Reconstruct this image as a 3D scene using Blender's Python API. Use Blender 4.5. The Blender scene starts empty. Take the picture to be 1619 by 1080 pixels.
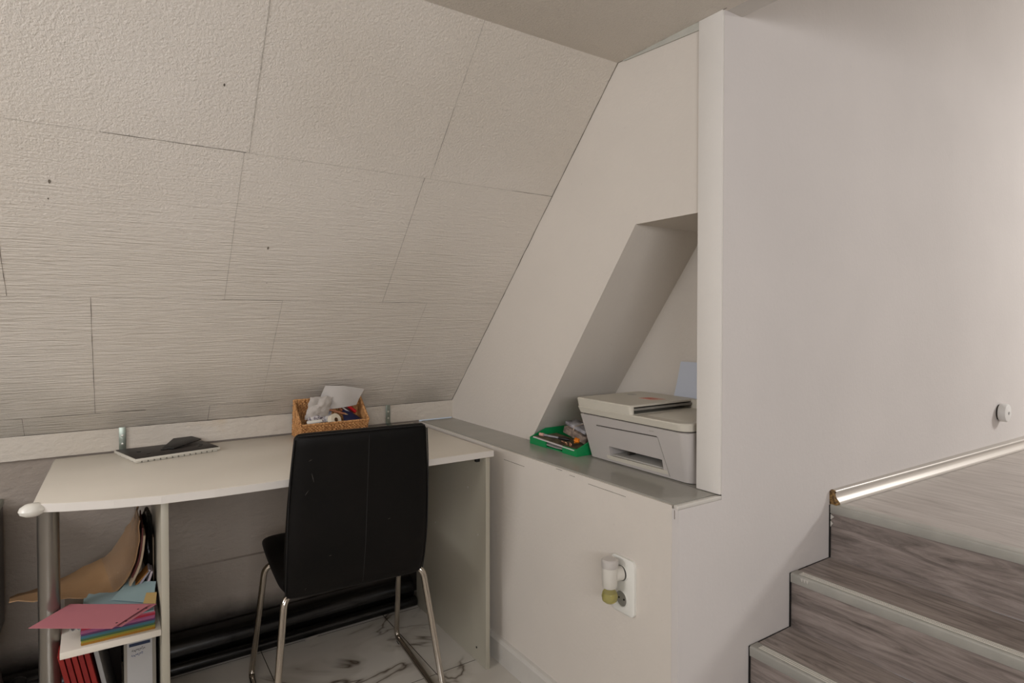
import bpy, bmesh, math, random
from mathutils import Vector, Matrix, noise
random.seed(7)
sc = bpy.context.scene
C = sc.collection
PI = math.pi

# ---------------------------------------------------------------- camera, light, exposure
cam = bpy.data.cameras.new('camera'); cam_o = bpy.data.objects.new('camera', cam); C.objects.link(cam_o)
cam.sensor_width = 36.0; cam.lens = 947/1619*36; cam.shift_y = -18.5/1619; cam.clip_start = 0.02
cam_o.location = (0, 0, 1.2); cam_o.rotation_euler = (math.radians(89), 0, math.radians(-33.7))
sc.camera = cam_o
sc.view_settings.view_transform = 'Standard'; sc.view_settings.look = 'None'
sc.view_settings.gamma = 1.0; sc.view_settings.exposure = 0.0; sc.view_settings.use_curve_mapping = False

w = bpy.data.worlds.new('world'); sc.world = w; w.use_nodes = True
w.node_tree.nodes['Background'].inputs[0].default_value = (0.85, 0.92, 1.0, 1)
w.node_tree.nodes['Background'].inputs[1].default_value = 0.3

def area(name, loc, target, sx, sy, power, col):
    l = bpy.data.lights.new(name, 'AREA'); l.shape = 'RECTANGLE'; l.size = sx; l.size_y = sy
    l.energy = power; l.color = col
    o = bpy.data.objects.new(name, l); C.objects.link(o); o.location = loc
    d = Vector(target) - Vector(loc); o.rotation_euler = d.to_track_quat('-Z', 'Y').to_euler()
    return o
area('left_window_daylight', (-1.70, 1.10, 1.62), (0.6, 1.75, 1.45), 0.8, 0.55, 18.0, (0.99, 0.993, 1.02))
area('hall_skylight', (5.3, -1.0, 2.70), (4.75, -0.65, 0.7), 0.6, 0.6, 96.0, (1.0, 1.0, 0.995))
area('room_daylight', (-0.7, -2.2, 1.60), (0.5, 1.6, 1.95), 1.8, 0.5, 43.0, (0.985, 0.99, 1.03))

# ---------------------------------------------------------------- helpers
def lin(c):
    def f(v):
        v /= 255.0
        return v/12.92 if v <= 0.04045 else ((v+0.055)/1.055)**2.4
    return (f(c[0]), f(c[1]), f(c[2]), 1)

MATS = {}
def mat(name, col, rough=0.6, metal=0.0, var=0.0, vscale=8.0, bump=0.0, bscale=60.0, stretch=(1, 1, 1), spec=0.5, trans=0.0, coat=0.0, alpha=1.0, col2=None, ior=1.45):
    """plain procedural material: noise varied colour + noise bump, object coordinates"""
    if name in MATS: return MATS[name]
    m = bpy.data.materials.new(name); m.use_nodes = True; nt = m.node_tree; n = nt.nodes; L = nt.links
    b = n['Principled BSDF']
    b.inputs['Roughness'].default_value = rough; b.inputs['Metallic'].default_value = metal
    b.inputs['Specular IOR Level'].default_value = spec; b.inputs['Transmission Weight'].default_value = trans
    b.inputs['Coat Weight'].default_value = coat; b.inputs['Alpha'].default_value = alpha; b.inputs['IOR'].default_value = ior
    tc = n.new('ShaderNodeTexCoord'); mp = n.new('ShaderNodeMapping'); mp.inputs['Scale'].default_value = stretch
    L.new(tc.outputs['Object'], mp.inputs['Vector'])
    nz = n.new('ShaderNodeTexNoise'); nz.inputs['Scale'].default_value = vscale; nz.inputs['Detail'].default_value = 5
    L.new(mp.outputs[0], nz.inputs['Vector'])
    mx = n.new('ShaderNodeMix'); mx.data_type = 'RGBA'
    c1 = lin(col)
    c2 = lin(col2) if col2 else tuple(x*(1-var) for x in c1[:3])+(1,)
    if var == 0 and not col2: c2 = c1
    mx.inputs[6].default_value = c1; mx.inputs[7].default_value = c2
    rp = n.new('ShaderNodeValToRGB'); rp.color_ramp.elements[0].position = 0.35; rp.color_ramp.elements[1].position = 0.65
    L.new(nz.outputs['Fac'], rp.inputs[0]); L.new(rp.outputs[0], mx.inputs[0]); L.new(mx.outputs[2], b.inputs['Base Color'])
    if bump:
        nb = n.new('ShaderNodeTexNoise'); nb.inputs['Scale'].default_value = bscale; nb.inputs['Detail'].default_value = 4
        L.new(mp.outputs[0], nb.inputs['Vector'])
        bp = n.new('ShaderNodeBump'); bp.inputs['Distance'].default_value = bump; bp.inputs['Strength'].default_value = 1.0
        L.new(nb.outputs['Fac'], bp.inputs['Height']); L.new(bp.outputs[0], b.inputs['Normal'])
    MATS[name] = m
    return m

class N:
    """small node building helper"""
    def __init__(s, name, rough=0.5, metal=0, spec=0.5, coat=0):
        s.m = bpy.data.materials.new(name); s.m.use_nodes = True; s.nt = s.m.node_tree; s.n = s.nt.nodes; s.L = s.nt.links
        s.b = s.n['Principled BSDF']; s.b.inputs['Roughness'].default_value = rough; s.b.inputs['Metallic'].default_value = metal
        s.b.inputs['Specular IOR Level'].default_value = spec; s.b.inputs['Coat Weight'].default_value = coat
        s.tc = s.n.new('ShaderNodeTexCoord').outputs['Object']
    def map(s, scale=(1, 1, 1), loc=(0, 0, 0), rot=(0, 0, 0), src=None):
        q = s.n.new('ShaderNodeMapping'); q.inputs['Scale'].default_value = scale; q.inputs['Location'].default_value = loc; q.inputs['Rotation'].default_value = rot
        s.L.new(src or s.tc, q.inputs[0]); return q.outputs[0]
    def noise(s, vec, scale, detail=5, dist=0, rough=0.5):
        q = s.n.new('ShaderNodeTexNoise'); q.inputs['Scale'].default_value = scale; q.inputs['Detail'].default_value = detail
        q.inputs['Distortion'].default_value = dist; q.inputs['Roughness'].default_value = rough; s.L.new(vec, q.inputs['Vector']); return q.outputs['Fac']
    def ramp(s, fac, stops):
        q = s.n.new('ShaderNodeValToRGB'); e = q.color_ramp.elements
        while len(e) < len(stops): e.new(0.5)
        for i, (p, c) in enumerate(stops):
            e[i].position = p; e[i].color = c if len(c) == 4 else (c[0], c[1], c[2], 1)
        s.L.new(fac, q.inputs[0]); return q.outputs[0]
    def mix(s, fac, a, b_):
        q = s.n.new('ShaderNodeMix'); q.data_type = 'RGBA'
        for v, i in ((fac, 0), (a, 6), (b_, 7)):
            if isinstance(v, (tuple, float, int)): q.inputs[i].default_value = v
            else: s.L.new(v, q.inputs[i])
        return q.outputs[2]
    def math(s, op, a, b_=0.0, clamp=False):
        q = s.n.new('ShaderNodeMath'); q.operation = op; q.use_clamp = clamp
        for v, i in ((a, 0), (b_, 1)):
            if isinstance(v, (float, int)): q.inputs[i].default_value = v
            else: s.L.new(v, q.inputs[i])
        return q.outputs[0]
    def sep(s, vec=None):
        q = s.n.new('ShaderNodeSeparateXYZ'); s.L.new(vec or s.tc, q.inputs[0]); return q.outputs
    def bump(s, h, dist, strength=1.0, normal=None):
        q = s.n.new('ShaderNodeBump'); q.inputs['Distance'].default_value = dist; q.inputs['Strength'].default_value = strength
        s.L.new(h, q.inputs['Height'])
        if normal: s.L.new(normal, q.inputs['Normal'])
        return q.outputs[0]
    def out(s, col=None, normal=None, rough=None):
        if col is not None:
            if isinstance(col, tuple): s.b.inputs['Base Color'].default_value = col
            else: s.L.new(col, s.b.inputs['Base Color'])
        if normal: s.L.new(normal, s.b.inputs['Normal'])
        if rough is not None: s.L.new(rough, s.b.inputs['Roughness'])
        return s.m
W1 = (1, 1, 1, 1); B0 = (0, 0, 0, 1)

def box(bm, x0, x1, y0, y1, z0, z1):
    v = [bm.verts.new(p) for p in ((x0,y0,z0),(x1,y0,z0),(x1,y1,z0),(x0,y1,z0),(x0,y0,z1),(x1,y0,z1),(x1,y1,z1),(x0,y1,z1))]
    for f in ((3,2,1,0),(4,5,6,7),(0,1,5,4),(1,2,6,5),(2,3,7,6),(3,0,4,7)): bm.faces.new([v[i] for i in f])
    return bm
def B(*a):
    return box(bmesh.new(), *a)
def prism(bm, pts, vec):
    """polygon extruded by a vector"""
    a = [bm.verts.new(p) for p in pts]; b = [bm.verts.new(Vector(p)+Vector(vec)) for p in pts]; n = len(a)
    bm.faces.new(a); bm.faces.new(b[::-1])
    for i in range(n): bm.faces.new([a[(i+1) % n], a[i], b[i], b[(i+1) % n]])
    return bm
def loft(bm, rings, cap=True, closed=True):
    R = [[bm.verts.new(p) for p in r] for r in rings]; n = len(R[0])
    for a, b in zip(R, R[1:]):
        for i in range(n if closed else n-1): bm.faces.new([a[i], a[(i+1) % n], b[(i+1) % n], b[i]])
    if cap and closed: bm.faces.new(R[0][::-1]); bm.faces.new(R[-1])
    return bm
def fillet(pts, r, seg=6):
    P = [Vector(p) for p in pts]; out = [P[0]]
    for a, b, c in zip(P, P[1:], P[2:]):
        u = (a-b); v = (c-b); d = min(r, u.length*0.49, v.length*0.49); p0 = b+u.normalized()*d; p1 = b+v.normalized()*d
        for i in range(seg+1):
            t = i/seg; out.append(p0*(1-t)**2 + b*2*t*(1-t) + p1*t*t)
    out.append(P[-1]); return out
def tube(bm, pts, r, seg=12, cap=True, flat=1.0):
    P = [Vector(p) for p in pts]; rings = []; up = None
    for i, p in enumerate(P):
        t = ((P[i+1]-p) if i == 0 else (p-P[i-1]) if i == len(P)-1 else (P[i+1]-P[i-1])).normalized()
        if up is None: up = t.orthogonal().normalized() if abs(t.z) > 0.9 else (Vector((0,0,1))-t*t.z).normalized()
        up = (up - t*up.dot(t)).normalized(); s = t.cross(up)
        rr = r[i] if isinstance(r, (list, tuple)) else r
        rings.append([p + up*math.cos(2*PI*k/seg)*rr*flat + s*math.sin(2*PI*k/seg)*rr for k in range(seg)])
    return loft(bm, rings, cap)
def lathe(bm, prof, seg=24, mat_=None):
    """profile of (r,z) about z"""
    rings = [[(max(r, 1e-5)*math.cos(2*PI*k/seg), max(r, 1e-5)*math.sin(2*PI*k/seg), z) for k in range(seg)] for r, z in prof]
    loft(bm, rings)
    if mat_: bm.transform(mat_)
    return bm
def rrect(x0, x1, y0, y1, z, r, seg=5):
    """rounded rectangle ring at z; r = one radius or four (x0y0, x1y0, x1y1, x0y1)"""
    rs = r if isinstance(r, (tuple, list)) else (r,)*4; out = []
    for (cx, cy, a0, q) in ((x0+rs[0], y0+rs[0], PI, rs[0]), (x1-rs[1], y0+rs[1], 1.5*PI, rs[1]), (x1-rs[2], y1-rs[2], 0, rs[2]), (x0+rs[3], y1-rs[3], PI/2, rs[3])):
        for k in range(seg+1):
            a = a0+PI/2*k/seg; out.append((cx+q*math.cos(a), cy+q*math.sin(a), z))
    return out
def bev(bm, w_, seg=2, ang=25):
    bmesh.ops.remove_doubles(bm, verts=bm.verts, dist=1e-6); bmesh.ops.recalc_face_normals(bm, faces=bm.faces)
    es = [e for e in bm.edges if len(e.link_faces) == 2 and e.calc_face_angle(0) > math.radians(ang)]
    if es: bmesh.ops.bevel(bm, geom=es, offset=w_, segments=seg, profile=0.5, affect='EDGES', clamp_overlap=True)
    return bm
def merge(a, b):
    me = bpy.data.meshes.new('t'); b.to_mesh(me); a.from_mesh(me); bpy.data.meshes.remove(me); b.free(); return a
def cut(bm, *cutters):
    """boolean difference, the cutters are thrown away"""
    def o_(b):
        bmesh.ops.recalc_face_normals(b, faces=b.faces)
        me = bpy.data.meshes.new('t'); b.to_mesh(me); b.free(); o = bpy.data.objects.new('t', me); C.objects.link(o); return o
    a = o_(bm); cs = [o_(c) for c in cutters]
    for c in cs:
        md = a.modifiers.new('b', 'BOOLEAN'); md.operation = 'DIFFERENCE'; md.object = c; md.solver = 'EXACT'
    dg = bpy.context.evaluated_depsgraph_get(); dg.update()
    me = bpy.data.meshes.new_from_object(a.evaluated_get(dg)); out = bmesh.new(); out.from_mesh(me)
    for o in [a]+cs:
        d = o.data; bpy.data.objects.remove(o); bpy.data.meshes.remove(d)
    bpy.data.meshes.remove(me)
    return out
ROOT = {}
def obj(name, bm, m, parent=None, bevel=0, smooth=True, seg=2, angle=35):
    """ONE mesh object. Coordinates are world coordinates unless the parent's builder says otherwise."""
    if bevel: bev(bm, bevel, seg)
    bmesh.ops.recalc_face_normals(bm, faces=bm.faces)
    me = bpy.data.meshes.new(name); 
    inv = None
    root = parent
    while root is not None and root.parent is not None: root = root.parent
    if root is not None and root.name in ROOT: bm.transform(ROOT[root.name].inverted())
    bm.to_mesh(me); bm.free()
    o = bpy.data.objects.new(name, me); C.objects.link(o); o.parent = parent
    ms = m if isinstance(m, (list, tuple)) else [m]
    for x in ms: me.materials.append(x)
    if smooth:
        me.shade_smooth()
        try: me.set_sharp_from_angle(angle=math.radians(angle))
        except Exception: pass
    return o
def centre(o):
    """put a single-mesh thing's origin at its base"""
    vs = [v.co for v in o.data.vertices]; lo = Vector((min(v.x for v in vs), min(v.y for v in vs), min(v.z for v in vs))); hi = Vector((max(v.x for v in vs), max(v.y for v in vs), max(v.z for v in vs)))
    c = Vector(((lo.x+hi.x)/2, (lo.y+hi.y)/2, lo.z)); o.data.transform(Matrix.Translation(-c)); o.location = c; return o
def tag(o, label, cat, group=None):
    o['label'] = label; o['category'] = cat
    if group: o['group'] = group
    if o.type == 'MESH' and not o.children: centre(o)
    return o
def thing(name, label, cat, loc, rotz=0, group=None):
    o = bpy.data.objects.new(name, None); C.objects.link(o); o.location = loc; o.rotation_euler = (0, 0, rotz); o.empty_display_size = 0.05
    ROOT[o.name] = Matrix.Translation(loc) @ Matrix.Rotation(rotz, 4, 'Z')
    o['label'] = label; o['category'] = cat
    if group: o['group'] = group
    return o
def struct(name, bm, m, parent=None, **k):
    o = obj(name, bm, m, parent, **k); o['kind'] = 'structure'; return o
def curved(rows, thick, sub=1):
    """sheet from a grid of points, given real thickness along its normal"""
    bm = bmesh.new(); V = [[bm.verts.new(p) for p in r] for r in rows]
    for a, b in zip(V, V[1:]):
        for i in range(len(a)-1): bm.faces.new([a[i], a[i+1], b[i+1], b[i]])
    if sub: bmesh.ops.subdivide_edges(bm, edges=bm.edges, cuts=sub, use_grid_fill=True, smooth=0.6)
    bmesh.ops.recalc_face_normals(bm, faces=bm.faces)
    bmesh.ops.solidify(bm, geom=bm.faces[:], thickness=thick)
    return bm
def cr(pts, n):
    """Catmull-Rom resample"""
    P = [Vector(p) for p in pts]; P = [P[0]*2-P[1]]+P+[P[-1]*2-P[-2]]; out = []; m = len(P)-3
    for k in range(n):
        u = k/(n-1)*m; i = min(int(u), m-1); t = u-i; a, b, c, d = P[i:i+4]
        out.append(0.5*((2*b)+(c-a)*t+(2*a-5*b+4*c-d)*t*t+(3*b-a-3*c+d)*t**3))
    return out

# ---------------------------------------------------------------- surface materials
def wall_paint(name, col, bump=0.0006, bs=90, dirt=0.05):
    q = N(name, rough=0.8, spec=0.15)
    v = q.map(); big = q.noise(v, 2.2, 4); sm = q.noise(v, 260, 2)
    c1 = lin(col); c2 = tuple(x*(1-dirt) for x in c1[:3])+(1,)
    c = q.mix(q.ramp(big, [(0.35, B0), (0.7, W1)]), c1, c2)
    spots = q.ramp(q.noise(q.map(loc=(3, 1, 7)), 60, 2), [(0.765, B0), (0.79, W1)])
    c = q.mix(q.math('MULTIPLY', spots, 0.25), c, tuple(x*0.55 for x in c1[:3])+(1,))
    h = q.math('ADD', q.math('MULTIPLY', q.noise(v, bs, 4), 1.0), q.math('MULTIPLY', q.noise(v, 14, 3), 1.5))
    return q.out(c, q.bump(h, bump))
M_gable = wall_paint('gable_paint', (214, 206, 196), 0.0007)
M_stairwall = wall_paint('stair_wall_paint', (208, 202, 198), 0.0005)
M_col = wall_paint('column_paint', (222, 217, 210), 0.0006)
M_room = wall_paint('room_paint', (208, 203, 197), 0.0006)
M_trimw = mat('white_trim_paint', (205, 200, 192), 0.5, bump=0.0006, bscale=60, var=0.06)

# knee wall behind the desk: rough plaster, damp stains, uneven darkening low down over the black pipe
q = N('knee_wall_plaster', rough=0.7, spec=0.25)
x_, y_, z_ = q.sep()[:3]
st = q.noise(q.map(scale=(1.2, 1, 1.0)), 5, 5)
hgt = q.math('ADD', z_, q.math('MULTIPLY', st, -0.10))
low_dark = q.ramp(hgt, [(0.035, W1), (0.115, B0)])
spk = q.ramp(q.noise(q.map(), 75, 2), [(0.74, B0), (0.77, W1)])
low = q.ramp(z_, [(0.30, W1), (0.42, B0)])
spk = q.math('MULTIPLY', spk, low)
c = q.mix(q.ramp(q.noise(q.map(), 3, 4), [(0.3, B0), (0.7, W1)]), lin((205, 196, 184)), lin((194, 185, 172)))
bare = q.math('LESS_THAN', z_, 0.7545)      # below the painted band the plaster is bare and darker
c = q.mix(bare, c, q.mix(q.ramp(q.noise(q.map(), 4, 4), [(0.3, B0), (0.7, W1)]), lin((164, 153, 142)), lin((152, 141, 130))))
c = q.mix(q.math('MULTIPLY', low_dark, 0.93), c, lin((28, 22, 17)))
c = q.mix(q.math('MULTIPLY', spk, 0.6), c, lin((60, 50, 40)))
damp = q.math('MULTIPLY', q.ramp(q.noise(q.map(scale=(1, 1, 1.5), loc=(2.2, 0, 0)), 6, 3), [(0.62, B0), (0.75, W1)]), q.ramp(z_, [(0.74, B0), (0.76, W1)]))
c = q.mix(q.math('MULTIPLY', damp, 0.25), c, lin((190, 160, 110)))
h = q.math('ADD', q.noise(q.map(scale=(1, 1, 2.2)), 28, 4), q.math('MULTIPLY', q.noise(q.map(), 90, 3), 0.4))
M_knee = q.out(c, q.bump(h, 0.004))

# polystyrene ceiling tiles: pebbly foam with fine ripples along the tile, stained near the bottom edge
q = N('foam_tile', rough=0.5, spec=0.35)
x_, y_, z_ = q.sep()[:3]
rip = q.noise(q.map(scale=(10, 165, 165), rot=(0, 0, 0)), 1.0, 3, dist=0.5)
rip2 = q.noise(q.map(scale=(40, 260, 260)), 1.0, 2, dist=0.3)
peb = q.noise(q.map(), 150, 4, rough=0.65); dents = q.ramp(q.noise(q.map(loc=(5, 5, 5)), 34, 2), [(0.70, B0), (0.76, W1)])
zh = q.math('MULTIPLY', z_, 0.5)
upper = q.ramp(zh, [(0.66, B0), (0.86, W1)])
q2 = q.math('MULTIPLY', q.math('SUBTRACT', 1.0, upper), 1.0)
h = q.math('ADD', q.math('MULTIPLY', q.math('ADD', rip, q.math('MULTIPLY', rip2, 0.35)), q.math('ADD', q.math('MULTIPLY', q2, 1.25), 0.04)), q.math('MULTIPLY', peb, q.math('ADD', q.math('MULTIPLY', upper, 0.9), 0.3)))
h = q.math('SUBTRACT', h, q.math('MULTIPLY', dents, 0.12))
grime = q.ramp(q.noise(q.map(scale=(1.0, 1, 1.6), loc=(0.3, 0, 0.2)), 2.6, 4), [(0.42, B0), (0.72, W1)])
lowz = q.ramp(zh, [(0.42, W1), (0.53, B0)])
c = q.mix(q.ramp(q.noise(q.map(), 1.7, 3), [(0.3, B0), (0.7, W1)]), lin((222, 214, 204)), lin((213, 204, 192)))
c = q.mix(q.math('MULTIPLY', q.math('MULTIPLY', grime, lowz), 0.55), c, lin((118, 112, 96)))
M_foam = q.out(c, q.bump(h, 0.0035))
M_seam_dark = mat('open_tile_seam', (130, 120, 106), 0.9, col2=(52, 44, 36), vscale=25)
M_seam = mat('painted_tile_seam', (196, 188, 176), 0.8, var=0.35, vscale=160)

# marble floor tiles
q = N('marble_tile', rough=0.16, spec=0.5)
v = q.map(scale=(1, 1.5, 1), rot=(0, 0, 0.3), loc=(0.4, 0.2, 0))
n1 = q.noise(v, 2.0, 4, dist=1.0, rough=0.5)
vein = q.ramp(q.math('ABSOLUTE', q.math('SUBTRACT', n1, 0.5)), [(0.0, W1), (0.006, (0.5, 0.5, 0.5, 1)), (0.016, B0)])
gate = q.ramp(q.noise(q.map(loc=(1.5, 0.4, 0)), 2.4, 2), [(0.44, B0), (0.56, W1)])
soft = q.ramp(q.math('ABSOLUTE', q.math('SUBTRACT', q.noise(v, 2.0, 4, dist=1.0), 0.5)), [(0.0, W1), (0.06, B0)])
c = q.mix(q.math('MULTIPLY', q.math('MULTIPLY', soft, gate), 0.45), lin((196, 190, 180)), lin((140, 128, 112)))
c = q.mix(q.math('MULTIPLY', q.math('MULTIPLY', vein, gate), 0.9), c, lin((70, 58, 46)))
x_, y_, z_ = q.sep()[:3]
def grid(src, off, step, wd):
    f = q.math('PINGPONG', q.math('SUBTRACT', src, off), step/2)
    return q.math('LESS_THAN', f, wd)
g = q.math('MAXIMUM', grid(x_, 0.435, 0.466, 0.0013), grid(y_, 1.811, 0.466, 0.0013))
c = q.mix(g, c, lin((58, 52, 44)))
M_marble = q.out(c, q.bump(q.math('SUBTRACT', 1.0, g), 0.0006))

# grey laminate of the stairs; grain runs along y, along y-z on risers
def laminate(name, ca, cb, cc, sc_=(30, 3.4, 30), rough=0.42):
    q = N(name, rough=rough, spec=0.4)
    v = q.map(scale=sc_)
    a = q.noise(v, 1.0, 8, dist=1.6, rough=0.68); b = q.noise(q.map(scale=(sc_[0]*4, sc_[1]*2.5, sc_[2]*4)), 1.0, 4, dist=0.2)
    k = q.noise(q.map(scale=(5, 1.4, 7), loc=(3, 2, 1)), 1.0, 4, dist=1.5)
    c = q.ramp(a, [(0.28, lin(cc)), (0.47, lin(cb)), (0.66, lin(ca))])
    c = q.mix(q.math('MULTIPLY', q.ramp(b, [(0.5, B0), (0.75, W1)]), 0.45), c, lin(cc))
    c = q.mix(q.math('MULTIPLY', q.ramp(k, [(0.6, B0), (0.78, W1)]), 0.55), c, lin(cc))
    return q.out(c, q.bump(b, 0.0003))
M_lam = laminate('grey_oak_laminate', (172, 160, 152), (146, 135, 128), (92, 84, 78))
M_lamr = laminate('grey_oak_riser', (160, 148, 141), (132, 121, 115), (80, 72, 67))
M_land = laminate('grey_oak_landing', (190, 182, 175), (174, 165, 158), (146, 136, 129), (22, 2.6, 22), 0.36)
M_nosing = mat('grey_metal_nosing', (178, 176, 168), 0.45, 0.25, var=0.12, vscale=14, bump=0.0003, bscale=120)
M_nosing2 = mat('bright_nosing_groove', (232, 228, 218), 0.35, 0.35)
M_ledge = None
q = N('grey_gloss_paint', rough=0.22, spec=0.5)
v = q.map()
scuff = q.ramp(q.noise(q.map(scale=(9, 3.0, 1)), 3.0, 5, dist=0.8), [(0.74, B0), (0.76, W1)])
c = q.mix(q.ramp(q.noise(v, 7, 4), [(0.35, B0), (0.7, W1)]), lin((156, 153, 144)), lin((151, 148, 139)))
c = q.mix(q.math('MULTIPLY', scuff, 0.6), c, lin((198, 194, 186)))
M_ledge = q.out(c, q.bump(q.noise(v, 10, 2), 0.0004), q.ramp(q.noise(v, 9, 3), [(0.3, (0.20, 0.20, 0.20, 1)), (0.7, (0.27, 0.27, 0.27, 1))]))
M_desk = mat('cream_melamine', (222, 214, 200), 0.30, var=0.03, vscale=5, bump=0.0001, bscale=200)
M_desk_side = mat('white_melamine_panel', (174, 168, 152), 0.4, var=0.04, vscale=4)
M_deskedge = mat('white_edge_band', (216, 210, 202), 0.35)
M_silver = mat('satin_silver_tube', (150, 145, 138), 0.28, 0.9, var=0.1, vscale=3)
M_chrome = mat('chrome', (190, 182, 172), 0.12, 1.0)
M_galv = mat('galvanised_steel', (150, 158, 148), 0.35, 0.8, var=0.2, vscale=40)
M_hole = mat('dark_hole', (18, 16, 14), 0.9)
M_black = mat('black_plastic', (20, 19, 18), 0.45, bump=0.0002, bscale=200)
M_pipe = mat('black_glossy_pipe', (12, 11, 10), 0.22, var=0.3, vscale=6, bump=0.0015, bscale=12)

# black faux leather with wear
q = N('black_faux_leather', rough=0.5, spec=0.16)
v = q.map()
c = q.mix(q.ramp(q.noise(v, 5, 4), [(0.4, B0), (0.7, W1)]), lin((9, 8, 7)), lin((15, 12, 10)))
h = q.math('ADD', q.noise(v, 320, 2), q.math('MULTIPLY', q.noise(v, 12, 3), 1.5))
M_leather = q.out(c, q.bump(h, 0.0006))
M_stitch = mat('black_seam_piping', (9, 8, 8), 0.5)
M_scratch = mat('pale_scuff', (120, 116, 108), 0.6)

# ---------------------------------------------------------------- SETTING
GX = 1.29                     # gable wall plane
def wy(x): return 0.97-0.016*(x-1.3)     # stair wall plane
KY = 2.425; KZ = 0.832; SY = 1.35; SZ = 1.98
sl = math.hypot(KY-SY, SZ-KZ); sd = Vector((0, (SY-KY)/sl, (SZ-KZ)/sl)); sn = Vector((0, -(SZ-KZ)/sl, (SY-KY)/sl))  # sn points into the room
def S(x, u, off=0): return Vector((x, KY, KZ)) + sd*u + sn*off

struct('floor', B(-1.9, 1.9, -2.5, 2.6, -0.05, 0.0), M_marble)
bm = bmesh.new()
# ceiling: solid body of slope and flat part, then the tile seams as fine ridges/grooves of their own material
prof = [(KY+0.02, KZ-0.0214), (KY, KZ), (SY, SZ), (-2.5, SZ), (-2.5, SZ+0.06), (SY+0.03, SZ+0.06), (KY+0.09, KZ+0.03), (KY+0.09, KZ-0.0214)]
prism(bm, [(-1.9, y, z) for y, z in prof], (3.2, 0, 0))
bmesh.ops.recalc_face_normals(bm, faces=bm.faces)
for f in bm.faces: f.material_index = 0
def seam(p, q_, wd, mi, n=sn, side=None):
    p, q_ = Vector(p), Vector(q_); t = (q_-p).normalized(); s = t.cross(n).normalized()*wd/2
    k = max(2, int((q_-p).length/0.03)); prev = None
    for i in range(k+1):
        c_ = p.lerp(q_, i/k) + n*0.0006 + s*(0.6*random.uniform(-1, 1)); ww = s*random.uniform(0.55, 1.2)
        a, b = bm.verts.new(c_-ww), bm.verts.new(c_+ww)
        if prev:
            f = bm.faces.new([prev[0], prev[1], b, a]); f.material_index = mi
        prev = (a, b)
U = [0.085, 0.588, 1.095]
for u in U:
    seam(S(-1.8, u), S(1.285, u), 0.0010, 2)
for a, b, u in ((0.28, 0.46, U[1]), (0.79, 0.965, U[1]), (-0.02, 0.292, U[2]), (1.12, 1.288, U[2]), (-0.30, -0.235, U[0])):
    seam(S(a, u), S(b, u), 0.0016, 1)
for x, u0, u1, mi, wd in ((-0.235, 0, U[0], 1, .001), (0.285, 0, U[0], 1, .0012), (0.80, 0, U[0], 2, .001), (-0.05, U[0], U[1], 1, .0013), (0.458, U[0], U[1], 2, .0016), (0.97, U[0], U[1], 2, .0012),
                          (-0.228, U[1], U[2], 1, .0016), (0.287, U[1], U[2], 2, .0016), (0.797, U[1], U[2], 1, .0011), (0.299, U[2], sl, 2, .0028), (0.815, U[2], sl, 2, .0018), (0.815, U[2]+.05, U[2]+.23, 1, .001), (-0.21, U[2], sl, 2, .002)):
    seam(S(x, u0), S(x, u1), wd, mi)
seam(S(-0.19, U[0]), S(0.09, U[0]), 0.0026, 1); seam(S(0.285, U[0]), S(0.50, U[0]), 0.0014, 1)
seam(S(-1.8, 0.001), S(1.285, 0.001), 0.0030, 1)
seam(S(GX-0.003, 0.0), S(GX-0.003, sl), 0.0026, 1)
seam((GX-0.003, SY, SZ), (GX-0.003, 0.96, SZ), 0.002, 1, Vector((0, 0, -1)))
for x, u, r in ((0.386, 0.794, 0.006), (0.225, 1.263, 0.004), (0.40, 0.66, 0.002), (-0.12, 0.948, 0.006), (-0.125, 0.90, 0.003)):   # little marks
    c_ = S(x, u, 0.0007); vs = [bm.verts.new(c_ + Vector((1, 0, 0))*r*0.5*math.cos(a) + sd*r*math.sin(a)) for a in (0, 1, 2, 3, 4, 5)]
    f = bm.faces.new(vs); f.material_index = 1
def no_recalc(name, bm, ms):
    me = bpy.data.meshes.new(name); bm.to_mesh(me); bm.free(); o = bpy.data.objects.new(name, me); C.objects.link(o)
    for m_ in ms: me.materials.append(m_)
    o['kind'] = 'structure'; return o
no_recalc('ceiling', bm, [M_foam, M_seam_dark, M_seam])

# knee wall behind the desk, its lower board standing a little proud
bm = bmesh.new()
box(bm, -1.9, 1.13, 2.44, 2.56, 0, 0.755)
prism(bm, [(-1.9, 2.425, 0.755), (-1.9, 2.56, 0.755), (-1.9, 2.56, 0.84), (-1.9, 2.425, 0.832)], (3.19, 0, 0))
prism(bm, [(0.0, 2.428, 0), (0.0, 2.44, 0), (0.0, 2.44, 0.306), (0.0, 2.428, 0.303)], (1.13, 0, 0))
struct('wall_back', bm, M_knee)

# gable wall with the printer niche
NX = 1.60
gy0 = wy(GX)
outer = [(gy0, 0.745), (KY+0.01, 0.745), (KY+0.0, KZ), (SY, SZ), (gy0, SZ)]
hole = [(1.808, 0.748), (1.275, 1.481), (1.045, 1.482), (1.045, 0.748)]
bm = bmesh.new()
def fa(pts, x=GX): return bm.faces.new([bm.verts.new((x, y, z)) for y, z in pts])
fa([outer[1], outer[2], outer[3], hole[1], hole[0], (hole[0][0], 0.745)])
fa([outer[3], outer[4], (gy0, 1.7), (1.045, hole[2][1]), hole[1]])
fa([(gy0, 1.7), outer[0], (1.045, 0.745), hole[3], hole[2]])
bmesh.ops.remove_doubles(bm, verts=bm.verts, dist=1e-5)
hv = [(GX, y, z) for y, z in hole]; hb = [(NX, y, z) for y, z in hole]
def quad(*p): return bm.faces.new([bm.verts.new(a) for a in p])
quad(hv[0], hv[1], hb[1], hb[0]); quad(hv[1], hv[2], hb[2], hb[1]); quad(hv[2], hv[3], hb[3], hb[2]); quad(*hb)
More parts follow.
